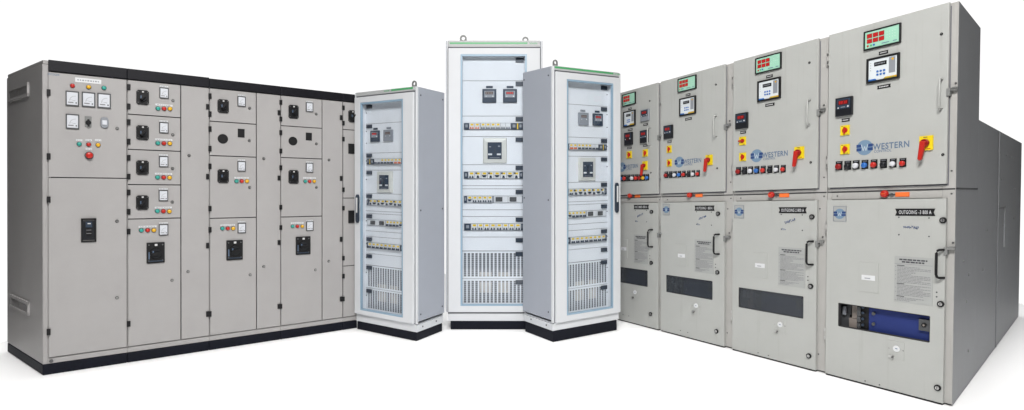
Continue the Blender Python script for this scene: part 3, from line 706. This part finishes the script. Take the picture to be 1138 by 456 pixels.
def relay(th, par, a, y):          # protection relay: white face, lcd, blue keys
    x0, x1, z0, z1 = a; W = x1-x0; H = z1-z0
    b = MB(th).ring(x0, x1, z0, z1, W*.07, y-.018, y+.001, 'black').build('protection_relay', par, .003)
    m = MB(th).box(x0+W*.06, x1-W*.06, y-.012, y, z0+H*.07, z1-H*.07, 'screen_white')
    m.box(x0+W*.24, x0+W*.62, y-.0135, y-.0118, z0+H*.64, z0+H*.80, 'black')
    for q in range(7): m.box(x0+W*(.27+.045*q), x0+W*(.295+.045*q), y-.014, y-.0134, z0+H*.70, z0+H*.75, 'meter_grey')
    for c in range(3):
        for r_ in range(2): m.disc(x0+W*(.35+.1*c), z0+H*(.29+.13*r_), W*.033, y-.016, y-.0118, 'blue_btn')
    m.box(x0+W*.69, x0+W*.88, y-.0127, y-.0118, z0+H*.27, z1-H*.12, 'meter_grey').disc(x0+W*.8, z1-H*.2, W*.035, y-.0135, y-.0126, 'lamp_yellow')
    m.prism([(x0+W*.06, z0+H*.07), (x0+W*.33, z0+H*.07), (x0+W*.28, z0+H*.15), (x0+W*.06, z0+H*.15)], y-.013, y-.0118, 'blue_btn')
    m.prism([(x0+W*.5, z0+H*.07), (x1-W*.07, z0+H*.07), (x1-W*.07, z0+H*.15), (x0+W*.58, z0+H*.15)], y-.013, y-.0118, 'lamp_yellow')
    for q in range(4): m.disc(x0+W*.13, z1-H*(.2+.1*q), W*.014, y-.0128, y-.0118, 'grey_ink', n=8)
    for q in range(5): m.disc(x0+W*(.56+.07*q), z0+H*.11, W*.016, y-.0136, y-.0128, 'green', n=8)
    m.build('display', b)
def temp(th, par, a, y, tall=False, grey=False):
    x0, x1, z0, z1 = a; W = x1-x0; H = z1-z0
    b = MB(th).box(x0, x1, y-.022, y+.001, z0, z1, 'meter_grey' if grey else 'black_btn').build('panel_meter', par, .003)
    m = MB(th).box(x0+W*.1, x1-W*.1, y-.0235, y-.0215, z0+H*.38, z1-H*.08, 'navy')
    if tall: m.box(x0+W*.28, x1-W*.25, y-.0245, y-.0232, z0+H*.38, z1-H*.12, 'led_dark')
    else: m.box(x0+W*.2, x1-W*.2, y-.0245, y-.0232, z0+H*.60, z1-H*.16, 'led_dark')
    zr = (z0+H*.64, z1-H*.2)
    for q in range(4):
        s0 = x0+W*(.25+.13*q)
        for (u0, u1, v0, v1) in ((0, .08, .9, 1), (0, .08, .45, .55), (0, .08, 0, .1), (0, .02, 0, 1), (.06, .08, 0, 1)):
            if q == 2 and u0 == 0 and u1 == .02: continue
            m.box(s0+W*u0, s0+W*u1, y-.0252, y-.0244, zr[0]+(zr[1]-zr[0])*v0, zr[0]+(zr[1]-zr[0])*v1, 'led_red')
    m.disc(x0+W*.2, z0+H*.45, W*.04, y-.025, y-.0232, 'white_pl').disc(x1-W*.22, z0+H*.48, W*.05, y-.025, y-.0232, 'white_pl').box(x0+W*.35, x0+W*.6, y-.0242, y-.0232, z0+H*.45, z0+H*.49, 'meter_grey')
    m.build('display', b)
def cam_switch(th, par, a, y, horiz=False):
    x0, x1, z0, z1 = a; W = x1-x0; H = z1-z0; cx, cz = (x0+x1)/2, (z0+z1)/2
    b = MB(th).box(x0, x1, y-.008, y+.001, z0, z1, 'switch_yellow').box(x0+W*.1, x0+W*.3, y-.0086, y-.0078, z1-H*.14, z1-H*.08, 'ink').box(x0+W*.6, x1-W*.12, y-.0086, y-.0078, z0+H*.06, z0+H*.12, 'ink').build('changeover_switch', par, .002)
    m = MB(th).disc(cx+W*.03, cz, W*.3, y-.014, y-.007, 'red')
    if horiz: m.box(cx-W*.5, cx+W*.3, y-.026, y-.013, cz-H*.09, cz+H*.09, 'red')
    else: m.box(cx-W*.05, cx+W*.13, y-.024, y-.013, cz-H*.38, cz+H*.32, 'red')
    m.build('knob', b, .003)

# where the same fittings sit on each panel, measured on its own front, panel 4 first
UP4 = [(981.5, 41.5), (982.3, 76.3), (939.3, 118.7), (939.5, 145), (939.5, 166), (1030, 159.2), (932.7, 184.5), (1003.6, 181), (1010.5, 161)]
UPC = {2: [(855.8, 70.4), (855.7, 99.6), (825.6, 134.6), (825.6, 157.2), (825.6, 174.8), (889.1, 169), (820.6, 190.5), (870.8, 187.4), (874.5, 171.5)],
       1: [(766.4, 92.6), (766.2, 117.6), (743.8, 147.7), (744, 166.3), (744, 181.3), (789.8, 177), (739.9, 194.7), (775.6, 192.7), (776.3, 179.3)],
       0: [(700.2, 110), (700, 132.5), None, None, None, (717.3, 184), None, None, None]}
LO4 = [(933.5, 237.8), (1017.3, 236), (1048.5, 245), (1045.8, 338), (1042.3, 431), (1015, 312), (965.5, 308.5), (982.3, 358.5), (996.8, 387.6), (1043.7, 292.5)]
LOC = {2: [(821.6, 235.4), (880.5, 233.2), (902.5, 241), (901.5, 320), (901, 395.5), (879.3, 297.5), (845, 295.2), (857.5, 336), (868, 361), (898, 280.5)],
       1: [(740.8, 233.3), (783.1, 231.5), (798.5, 237.7), (798.2, 304.3), (798.3, 369.5), (782, 285), (757.4, 283.3), (766.8, 318.7), (774.3, 339.3), (794, 271)],
       0: [None, (712.5, 230.6), (724, 235.5), (724, 293), (724.8, 349.5), (712.6, 277.3), (693.2, 274.5), None, (706.8, 325.3), (722, 265)]}
def line_fit(p):
    n = len(p); mx = sum(a for a, b in p)/n; my = sum(b for a, b in p)/n
    k = sum((a-mx)*(b-my) for a, b in p)/sum((a-mx)**2 for a, b in p); return k, my-k*mx
def panel_fit(P4, PC):
    pr = [(RR.uv(*a, FD), RR.uv(*b, FD)) for a, b in zip(P4, PC) if b]
    return line_fit([(a[0], b[0]) for a, b in pr])+line_fit([(a[1], b[1]) for a, b in pr])
def switchgear(i):
    off = -(3-i)*PIT
    FU = (1, 0, 1, 0) if i == 3 else panel_fit(UP4, UPC[i]); FL = (1, 0, 1, 0) if i == 3 else panel_fit(LO4, LOC[i])
    print('fit', i, FU, FL)
    def ux(x): return FU[0]*x+FU[1]
    def uz(z): return FU[2]*z+FU[3]
    def lx_(x): return FL[0]*x+FL[1]
    def lz_(z): return FL[2]*z+FL[3]
    def U(px, py): a = RR.uv(px, py, FD); return ux(a[0]), uz(a[1])
    def Lq(px, py): a = RR.uv(px, py, FD); return lx_(a[0]), lz_(a[1])
    FF = FU
    xl, xr = off-PIT+.0015, off-.0015
    th = Thing(RR, 'switchgear_panel', RLAB[i], 'switchgear panel', off-PIT/2, 'grey switchgear panels of the right row')
    Dt = RR.D
    win = rr(982.3, 358.5, 102, 27.5)
    # own door window box measured on panel 4
    zw0 = (RR.uv(931.5, 362, FD)[1]+RR.uv(1032, 382, FD)[1])/2; zw1 = (RR.uv(931.5, 336, FD)[1]+RR.uv(1034, 352, FD)[1])/2
    zw0, zw1 = lz_(zw0), lz_(zw1); xw0 = lx_(RR.uv(931.3, 350, FD)[0]); xw1 = lx_(RR.uv(1033.5, 366, FD)[0])
    # carcass (the lower compartment is hollow behind the window)
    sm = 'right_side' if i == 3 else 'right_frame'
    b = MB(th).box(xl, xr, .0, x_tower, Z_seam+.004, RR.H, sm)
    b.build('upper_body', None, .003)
    b = MB(th)
    for xp in (xl, xr-.003):
        b.box(xp, xp+.003, .002, x_tower, .004, Z_seam-.002, sm).box(xp, xp+.003, x_tower+.0015, Dt, .004, H_rear, sm)
    b.box(xl+.003, xr-.003, Dt-.003, Dt, .004, H_rear, sm).box(xl+.003, xr-.003, x_tower+.002, x_tower+.005, Z_seam, H_rear-.004, sm).box(xl+.003, xr-.003, x_tower+.002, Dt-.003, H_rear-.004, H_rear, sm)
    b.box(xl+.003, xr-.003, .002, x_tower, Z_seam-.006, Z_seam-.002, sm).box(xl+.003, xr-.003, .002, Dt-.003, .004, .02, 'black')
    b.build('lower_body', None)
    # side seams on the exposed end
    if i == 3:
        ys = RR.sd(1106, 250)[0]; yt = RR.sd(1084, 200)[0]
        MB(th).box(xr-.001, xr+.0015, ys-.004, ys+.006, .01, H_rear-.004, 'dk_gray').box(xr-.001, xr+.006, ys+.006, ys+.03, .01, H_rear-.004, 'right_side').build('side_seam')
        MB(th).box(xr-.001, xr+.0015, .01, x_tower, Z_seam-.004, Z_seam+.002, 'dk_gray').build('side_seam')
        for px, py in ((1107, 170.5), (1114, 173), (1119, 175), (1123, 177.5), (1109, 200), (1107, 230), (1114, 230), (1124, 210), (1124, 243), (1074, 305), (1072, 335), (1075, 390), (1068, 290), (1090, 300), (1094, 256), (1112, 251)):
            y, z = RR.sd(px, py, xr); q = MB(th); rg = [(y+.012*math.cos(a), z+.009*math.sin(a)) for a in [k*math.pi/4 for k in range(8)]]
            q.add([(xr-.001, a, c) for a, c in rg]+[(xr+.005, a, c) for a, c in rg], [tuple(range(8, 16)), tuple(range(7, -1, -1))]+[(k, (k+1) % 8, 8+(k+1) % 8, 8+k) for k in range(8)], 'zinc').build('bolt')
        y0, z1 = RR.sd(1106, 231, xr); y1, _ = RR.sd(1113.5, 231, xr); _, z0 = RR.sd(1112, 275, xr)
        MB(th).box(xr, xr+.008, y0, y1, z1-.012, z1, 'zinc').box(xr, xr+.008, y1-.02, y1, z0, z1-.012, 'right_side').build('side_bracket')
    # front frame: posts and rails
    pw = .074
    xdl = xl+.012; xdr = RR.uv({3: 1051.5, 2: 908, 1: 805.2, 0: 731.2}[i], 213, FD)[0]
    fz = MB(th)
    fz.box(xl, xdl+.02, -.006, .0015, .012, RR.H-.001, 'right_frame').box(xdr-.03, xr, -.006, .0015, .012, RR.H-.001, 'right_frame')
    fz.box(xdl+.02, xdr-.03, -.006, -.0005, Z_seam-.055, Z_seam-.006, 'right_frame').box(xdl+.02, xdr-.03, -.006, -.0005, Z_seam+.002, Z_seam+.04, 'right_frame').box(xdl+.02, xdr-.03, -.006, -.0005, RR.H-.06, RR.H-.001, 'right_frame')
    fr = fz.build('front_frame', None, .0025)
    MB(th).box(xl+.002, xr-.002, -.0085, -.0055, Z_seam-.005, Z_seam+.003, 'gap').build('seam_gap', fr)
    # doors
    zu0 = (RR.uv(921, 207.8, FD)[1]+RR.uv(1050, 205.8, FD)[1])/2; zu1 = (RR.uv(930, 35, FD)[1]+RR.uv(1052, 5.3, FD)[1])/2
    zl1 = RR.uv(990, 221.5, FD)[1]; zl0 = .012
    MB(th).box(xdl+.004, xdr-.003, -.0075, -.0055, zu0-.004, zu1-.004, 'gap').holed(xdl+.004, xdr-.003, zl0, zl1-.002, xw0-.002, xw1+.002, zw0-.002, zw1+.002, -.0075, -.0055, 'gap').box(xdl+.008, xdr+.004, -.0068, -.0055, zu0-.01, zu1-.02, 'gap_grey').build('door_seal')
    ud = MB(th).box(xdl, xdr, FD, -.008, zu0, zu1, 'right_grey').build('upper_door', None, .004)
    ld = MB(th).holed(xdl, xdr+.001, zl0, zl1, xw0, xw1, zw0, zw1, FD, -.008, 'right_grey').build('lower_door', None, .0)
    MB(th).box(xdl+.003, xdr-.002, FD+.003, .001, .001, zl0-.001, 'black').build('toe_strip')
    # window
    fl_ = MB(th); r_ = .016
    for cx, sx in ((xw0-.002, 1), (xw1+.002, -1)):
        for cz, sz in ((zw0-.002, 1), (zw1+.002, -1)):
            fl_.prism([(cx, cz)]+[(cx+sx*r_*(1-math.sin(t_*math.pi/12)), cz+sz*r_*(1-math.cos(t_*math.pi/12))) for t_ in range(7)], FD+.0008, -.009, 'right_grey')
    fl_.build('window_corner', ld)
    MB(th).ring(xw0-.001, xw1+.001, zw0-.001, zw1+.001, .006, FD+.004, -.001, 'gap').build('window_gasket', ld)
    if i != 3: MB(th).box(xw0+.002, xw1-.002, FD+.007, FD+.010, zw0+.002, zw1-.002, 'tinted_glass').build('window_pane', ld)
    # compartment behind the window
    W = xw1-xw0; Hh = zw1-zw0
    MB(th).box(xw0-.06, xw1+.05, .13, .14, zw0-.12, zw1+.06, 'gap').box(xw0-.06, xw1+.05, .0, .13, zw0-.125, zw0-.12, 'gap').box(xw0-.06, xw1+.05, -.004, .14, zw1+.03, zw1+.035, 'gap').box(xw1+.03, xw1+.05, .0, .13, zw0-.12, zw1+.06, 'gap').build('compartment')
    tr = MB(th).box(xw0+W*.33, xw1+.02, .015, .03, zw0-.04, zw1-.012, 'blue_panel').build('truck_panel')
    q = MB(th)
    for zf in (.72, .3): q.disc(xw0+W*.385, zw0+Hh*zf, .011, .003, .016, 'dk_gray')
    q.build('screw', tr)
    q = MB(th).box(xw0+W*.87, xw0+W*.985, -.004, .014, zw0+Hh*.38, zw0+Hh*.80, 'dk_gray').disc(xw0+W*.925, zw0+Hh*.6, .014, -.012, -.003, 'black').disc(xw0+W*.925, zw0+Hh*.6, .006, -.015, -.01, 'tape_brown').build('racking_socket', tr)
    q = MB(th).box(xw0+W*.19, xw0+W*.325, .02, .12, zw0-.05, zw1+.01, 'black')
    for zf in (.1, .35, .6, .82): q.disc(xw0+W*.215, zw0+Hh*zf, .013, .01, .022, 'dk_gray').disc(xw0+W*.26, zw0+Hh*(zf+.08), .009, .008, .022, 'navy')
    for zf in (.12, .4, .66): q.box(xw0+W*.195, xw0+W*.235, .006, .02, zw0+Hh*zf, zw0+Hh*(zf+.1), 'dk_gray')
    q.build('contact_block')
    MB(th).box(xw0+W*.09, xw0+W*.185, .03, .1, zw0-.05, zw0+Hh*.36, 'tape_brown').box(xw0+W*.12, xw0+W*.18, .04, .1, zw0+Hh*.37, zw1+.01, 'tape_brown').build('terminal_cover')
    MB(th).box(xw0-.03, xw0+W*.085, .05, .1, zw0-.05, zw0+Hh*.45, 'dk_gray').box(xw0+W*.01, xw0+W*.05, .03, .08, zw0+Hh*.46, zw0+Hh*.8, 'meter_grey').box(xw0-.03, xw0+W*.10, .055, .1, zw0+Hh*.46, zw1+.01, 'dk_gray').build('terminal_block')
    # --- upper door devices (measured on panel 4, repeated at the pitch)
    mode = ['u']
    def A(px, py, w_, h_):
        a = rr(px, py, w_, h_); F_ = FU if mode[0] == 'u' else FL
        return F_[0]*a[0]+F_[1], F_[0]*a[1]+F_[1], F_[2]*a[2]+F_[3], F_[2]*a[3]+F_[3]
    y = FD
    def slide(a, dx): return a[0]+dx, a[1]+dx, a[2], a[3]
    ddisplay(th, ud, A(981.5, 41.5, 41, 21.5), y)
    label_plate(th, ud, *A(982, 58.6, 10.5, 3.6), y)
    relay(th, ud, A(982.3, 76.3, 36.5, 28), y)
    label_plate(th, ud, *A(982.5, 96.3, 15, 3.8), y)
    if i:
        temp(th, ud, A(939.3, 118.7, 18.5, 20.5), y); label_plate(th, ud, *A(940, 133.6, 9, 3.6), y)
        cam_switch(th, ud, A(939.5, 145, 10, 11), y, i == 2); cam_switch(th, ud, A(939.5, 166, 10, 11), y)
    else:
        temp(th, ud, rr(717.8, 128.3, 9, 13), y, False, True); label_plate(th, ud, *rr(717.6, 138.6, 5, 2.4), y)
        temp(th, ud, rr(699.5, 154.3, 8.5, 14), y, True); label_plate(th, ud, *rr(699.6, 164.6, 5, 2.2), y)
        temp(th, ud, rr(716.8, 152, 8.3, 14), y); label_plate(th, ud, *rr(717.2, 161.8, 5, 2.2), y)
        cam_switch(th, ud, rr(699.6, 172.2, 5.4, 8), y); cam_switch(th, ud, rr(717.4, 170.2, 5.4, 8), y)
    # emblem and lettering
    if i == 0: FU_ = FU; FU = line_fit([(RR.uv(961, 164, FD)[0], RR.uv(691.3, 187, FD)[0]), (RR.uv(1010.5, 161, FD)[0], RR.uv(709, 186, FD)[0])])+FU_[2:]
    a = A(961, 164.2, 17, 17); cx, cz = (a[0]+a[1])/2, (a[2]+a[3])/2; r = (a[3]-a[2])/2
    m = MB(th).disc(cx, cz, r, y-.0006, y+.001, 'logo_pale')
    for sx in (-1, 1):
        for (v0, v1) in ((-.42, -.04), (.06, .44)):
            m.prism([(cx+sx*r*.45, cz+r*v0), (cx+sx*r*1.02, cz+r*v0), (cx+sx*r*1.02, cz+r*v1), (cx+sx*r*.35, cz+r*v1)], y-.0012, y-.0007, 'logo_navy')
    zz = [(-.4, .42), (-.17, -.42), (0, .18), (.17, -.42), (.4, .42)]
    for (p, q) in zip(zz[:-1], zz[1:]):
        m.prism([(cx+r*(p[0]-.05), cz+r*p[1]), (cx+r*(p[0]+.05), cz+r*p[1]), (cx+r*(q[0]+.05), cz+r*q[1]), (cx+r*(q[0]-.05), cz+r*q[1])], y-.0014, y-.0013+.0002, 'logo_white')
    a = A(990.3, 161.7, 40.5, 7.2); m.text('WESTERN', a[0], a[1], a[2], a[3], y-.0008, 'logo_text', .025, 1.12)
    a = A(981, 167.8, 19.5, 2.9); m.text('CONTROL', a[0], a[1], a[2], a[3], y-.0008, 'logo_text')
    m.build('emblem', ud)
    if i == 0: FU = FU_
    # push buttons
    cols = ['dark_red', 'black_btn', 'white_btn', 'blue_btn', 'lamp_red', 'black_btn', 'white_btn', 'lamp_red']
    pxs = [932.7, 942.4, 951.7, 961.5, 971.6, 982.2, 992.8, 1003.6]
    if i == 0:
        cols = ['blue_btn', 'lamp_red', 'black_btn', 'white_btn', 'lamp_red', 'dark_red', 'lamp_yellow', 'blue_btn']
    for k, (px, c) in enumerate(zip(pxs, cols)):
        a = A(px, 184.4-.5*k, 7.4, 10) if i else rr(690.6+4.16*k, 198-.12*k, 3.5, 7.2); W = a[1]-a[0]; H = a[3]-a[2]; cx = (a[0]+a[1])/2
        b = MB(th).box(a[0], a[1], y-.004, y+.001, a[2], a[3], 'black').box(a[0]+W*.2, a[1]-W*.2, y-.0045, y-.0038, a[3]-H*.16, a[3]-H*.1, 'meter_grey').build('button_plate', ud, .001)
        m = MB(th).disc(cx, a[2]+H*.4, W*.46, y-.010, y-.003, 'black_btn').dome(cx, a[2]+H*.4, W*.43, y-.008, .02, c)
        m.build('push_button', b)
    # main rotary handle
    a = A(1030, 159.2, 15, 16); W = a[1]-a[0]; H = a[3]-a[2]
    cx, cz = a[0]+W*.46, a[2]+H*.5
    b = MB(th).box(*a[:2], y-.012, y+.001, *a[2:], 'switch_yellow').box(a[0]+W*.3, a[0]+W*.6, y-.0125, y-.0118, a[3]-H*.12, a[3]-H*.07, 'ink').box(a[0]+W*.55, a[1]-W*.15, y-.0125, y-.0118, a[2]+H*.07, a[2]+H*.12, 'red').build('isolator_plate', ud, .003)
    m = MB(th).disc(cx, cz, W*.33, y-.034, y-.011, 'dark_red'); lx, lz = cx-W*.22, cz-H*1.12; t = W*.17
    dx, dz = lx-cx, lz-cz; L_ = math.hypot(dx, dz); nx, nz = -dz/L_, dx/L_
    m.prism([(cx+nx*t*1.3, cz+nz*t*1.3+.01), (cx-nx*t*1.3, cz-nz*t*1.3+.01), (lx-nx*t*.9, lz-nz*t*.9), (lx-nx*t*.3-.0, lz-.006), (lx+nx*t*.3, lz-.006), (lx+nx*t*.9, lz+nz*t*.9)], y-.052, y-.030, 'red')
    m.build('isolator_handle', b, .004)
    # pale D handle, key dots
    x = min(U(1047, 105)[0], xdr-.02); z1 = U(1047, 88.5)[1]; z0 = U(1046.5, 121)[1]
    MB(th).tube([(x, y, z1), (x, y-.03, z1-.001), (x, y-.038, z1-.01), (x, y-.038, z0+.01), (x, y-.03, z0+.001), (x, y, z0)], .0055, 'right_grey').build('door_handle', ud)
    for px, py in ((1049, 38), (1050.5, 172)):
        a = A(px-2.5, py, 3, 3); MB(th).disc((a[0]+a[1])/2, (a[2]+a[3])/2, .008, y-.004, y+.001, 'black').disc((a[0]+a[1])/2, (a[2]+a[3])/2, .003, y-.005, y-.003, 'steel').build('lock', ud)
    # latch and padlock hasp at the post
    for z, dd in ((RR.uv(1057, 101)[1], ud), (RR.uv(1055.5, 277)[1], ld)):
        MB(th).box(xdr-.006, xdr+.012, FD-.008, -.0, z-.034, z+.012, 'zinc').box(xdr+.004, xdr+.05, -.034, -.028, z-.002, z+.012, 'steel').box(xdr+.02, xdr+.045, -.03, -.006, z-.006, z+.018, 'zinc').disc(xdr+.032, z+.04, .006, -.012, -.004, 'dark_steel').build('hasp', dd, .0015)
    # hinges on the left, bolts on frame
    for z, dd in ((RR.uv(919, 67)[1], ud), (RR.uv(919, 180)[1], ud), (RR.uv(919, 252)[1], ld), (RR.uv(919, 370)[1], ld)):
        MB(th).box(xdl-.010, xdl+.002, -.032, -.006, z-.045, z+.045, 'right_frame').box(xdl-.011, xdl+.001, -.0335, -.02, z-.038, z-.018, 'steel').box(xdl-.011, xdl+.001, -.0335, -.02, z+.018, z+.038, 'steel').build('hinge', dd)
    for x, z in ((xdl+.06, Z_seam-.03), (xr-.02, Z_seam-.03), (xr-.022, RR.uv(1058, 190)[1]), (xr-.05, RR.uv(1057, 232)[1]), (xr-.05, .13)): MB(th).disc(x, z, .005, -.010, -.005, 'dark_steel').build('screw', fr)
    # red knob, chain and orange tag on the rail
    mode[0] = 'l'
    a = A(982.5, 215.6, 8, 8); cx, cz = (a[0]+a[1])/2, (a[2]+a[3])/2; r = (a[3]-a[2])/2
    kb = MB(th).disc(cx, cz, r*.75, -.02, -.005, 'dark_red').dome(cx, cz, r, -.018, .026, 'red').box(cx-r*.5, cx+r*.5, -.0455, -.044, cz-.002, cz+.002, 'orange_tag').build('rail_knob')
    a = A(989, 216.3, 8, 1.6); MB(th).box(a[0], a[1], -.016, -.006, a[2], a[3], 'dark_steel').box(a[0]+.02, a[1]-.012, -.02, -.014, a[2]-.004, a[3]+.004, 'dk_gray').build('rail_lever')
    a = A(1001, 216.2, 15.5, 5); MB(th).box(a[0], a[1], -.011, -.0062, a[2], a[3], 'orange_tag').build('orange_tag')
    # --- lower door
    y = FD; mode[0] = 'l'
    a = A(933.5, 237.8, 14.5, 17); W = a[1]-a[0]; H = a[3]-a[2]; cx, cz = (a[0]+a[1])/2, (a[2]+a[3])/2
    if i:
        b = MB(th).box(*a[:2], y-.003, y+.001, *a[2:], 'notice').ring(*a, W*.04, y-.0045, y-.0028, 'meter_grey').build('maker_plate', ld)
        m = MB(th).disc(cx, cz, W*.4, y-.0042, y-.0028, 'logo_pale')
        for sx in (-1, 1):
            for (v0, v1) in ((-.17, -.02), (.03, .18)): m.prism([(cx+sx*W*.18, cz+W*v0), (cx+sx*W*.46, cz+W*v0), (cx+sx*W*.46, cz+W*v1), (cx+sx*W*.14, cz+W*v1)], y-.0052, y-.0043, 'logo_navy')
        for (p, q) in zip(zz[:-1], zz[1:]):
            m.prism([(cx+W*.4*(p[0]-.05), cz+W*.4*p[1]), (cx+W*.4*(p[0]+.05), cz+W*.4*p[1]), (cx+W*.4*(q[0]+.05), cz+W*.4*q[1]), (cx+W*.4*(q[0]-.05), cz+W*.4*q[1])], y-.0054, y-.0053+.0002, 'logo_white')
        m.build('emblem', b)
    label_plate(th, ld, *A(1017.3, 236, 44.5, 8), y, NAMES[i])
    for px, py in ((999, 241.6), (1032.5, 242.4), (999, 261), (1032.5, 263), (1041, 325), (1041, 330), (961.5, 423.5), (977.5, 427.8), (964.8, 293.6), (964.3, 322.8), (988, 387), (1004, 390)):
        a = A(px, py, 1.6, 1.6); MB(th).disc((a[0]+a[1])/2, (a[2]+a[3])/2, .0045, y-.002, y+.001, 'dk_gray').build('screw', ld)
    for px, py in ((1048.5, 245), (1045.8, 338), (1042.3, 431)):
        a = A(px, py, 7, 7); cx, cz = (a[0]+a[1])/2, (a[2]+a[3])/2
        b = MB(th).disc(cx, cz, .0185, y-.010, y+.001, 'black').build('door_knob', ld)
        MB(th).disc(cx, cz, .0105, y-.014, y-.009, 'steel').box(cx-.002, cx+.002, y-.0148, y-.0138, cz-.008, cz+.008, 'ink').build('key_insert', b)
    # marker scribble
    a = A(1012, 253, 16.5, 4); W = a[1]-a[0]; H = a[3]-a[2]; rnd = random.Random(i+3); m = MB(th); x = a[0]
    tilt = 0 if i == 3 else .35
    while x < a[1]:
        dx = W*rnd.uniform(.03, .07); zc = a[2]+(x-a[0])*tilt; m.tube([(x, y-.0002, zc+H*rnd.random()), (x+dx, y-.0002, zc+H*rnd.random()), (x+dx*.6, y-.0002, zc+H*rnd.random())], .0018, 'blue_ink', 4); x += dx*1.3
    if i != 3:
        a = A(1003, 261, 7, 3)
        for k in range(4): x = a[0]+(a[1]-a[0])*k/4; m.tube([(x, y-.0002, a[2]), (x+.006, y-.0002, a[3]-.003*k)], .0016, 'blue_ink', 4)
    m.build('marker_writing', ld)
    # instruction notice
    zt = (RR.uv(994.5, 284, FD)[1]+RR.uv(1037.5, 288, FD)[1])/2; zb = (RR.uv(993, 334.5, FD)[1]+RR.uv(1035.5, 341, FD)[1])/2; zt, zb = lz_(zt), lz_(zb)
    xa, xb = lx_(RR.uv(994, 310, FD)[0]), lx_(RR.uv(1036.7, 314, FD)[0]); W = xb-xa; H = zt-zb
    b = MB(th).box(xa, xb, y-.002, y+.001, zb, zt, 'notice').build('instruction_notice', ld)
    m = MB(th); rnd = random.Random(11)
    m.box(xa, xb-.004, y-.0026, y-.0021, zt-H*.165, zt-H*.16, 'grey_ink')
    for (r0, f0, f1) in ((.05, .13, .86), (.10, .2, .8)):
        x = xa+W*f0
        while x < xa+W*f1: l = W*rnd.uniform(.05, .13); m.box(x, min(x+l, xa+W*f1), y-.0028, y-.0021, zt-H*(r0+.032), zt-H*r0, 'ink'); x += l+W*.018
    ln = 26; breaks = {0: 'h', 13: 'h', 22: 'h'}
    for k in range(ln):
        zz0 = zt-H*(.19+.79*k/ln)
        if k in breaks: m.box(xa+W*.07, xa+W*.27, y-.0028, y-.0021, zz0-H*.016, zz0, 'ink'); continue
        if (k % 3) == 1: m.box(xa+W*.025, xa+W*.045, y-.0028, y-.0021, zz0-H*.013, zz0, 'grey_ink')
        x = xa+W*.08; end = xa+W*(.95 if rnd.random() < .6 else rnd.uniform(.4, .8))
        while x < end: l = W*rnd.uniform(.03, .11); m.box(x, min(x+l, end), y-.0026, y-.0021, zz0-H*.012, zz0, 'grey_ink'); x += l+W*.014
    m.build('notice_text', b)
    # black pull handle
    x = Lq(1043.5, 292)[0]; z1 = Lq(1044, 277.5)[1]; z0 = Lq(1043.5, 308.5)[1]
    MB(th).tube([(x+.03, y+.001, z1), (x+.012, y-.028, z1), (x+.004, y-.034, z1-.006), (x, y-.036, z1-.02), (x, y-.036, z0+.02), (x+.004, y-.034, z0+.006), (x+.012, y-.028, z0), (x+.03, y+.001, z0)], .0075, 'black').build('pull_handle', ld)
    # small cover plate with white sticker
    a = A(965.5, 308.5, 21.5, 33); MB(th).box(*a[:2], y-.003, y+.001, *a[2:], 'right_grey').build('cover_plate', ld, .001)
    a = A(965.3, 308.8, 15, 5.6); m = MB(th).box(*a[:2], y-.0045, y-.0028, *a[2:], 'white_pl').box(a[0]+.02, a[1]-.03, y-.005, y-.0044, a[2]+.01, a[2]+.016, 'meter_grey').build('sticker', ld)
    # key switch plate with round white tag and key
    a = A(996, 389.5, 18, 20); MB(th).box(*a[:2], y-.002, y+.001, *a[2:], 'right_grey').build('lock_plate', ld, .0008)
    a = A(996.8, 387.6, 7, 7); cx, cz = (a[0]+a[1])/2, (a[2]+a[3])/2; MB(th).disc(cx, cz, (a[3]-a[2])/2, y-.008, y-.0019, 'white_pl').box(cx-.007, cx+.007, y-.0085, y-.0078, cz-.002, cz+.003, 'logo_text').build('round_tag', ld)
    a = A(990.5, 396, 5, 2.4); MB(th).box(*a[:2], y-.012, y-.0019, *a[2:], 'steel').disc(a[1], (a[2]+a[3])/2-.002, .006, y-.02, y-.01, 'dark_steel').build('key', ld)
    return th
for i in (3, 2, 1, 0): switchgear(i)
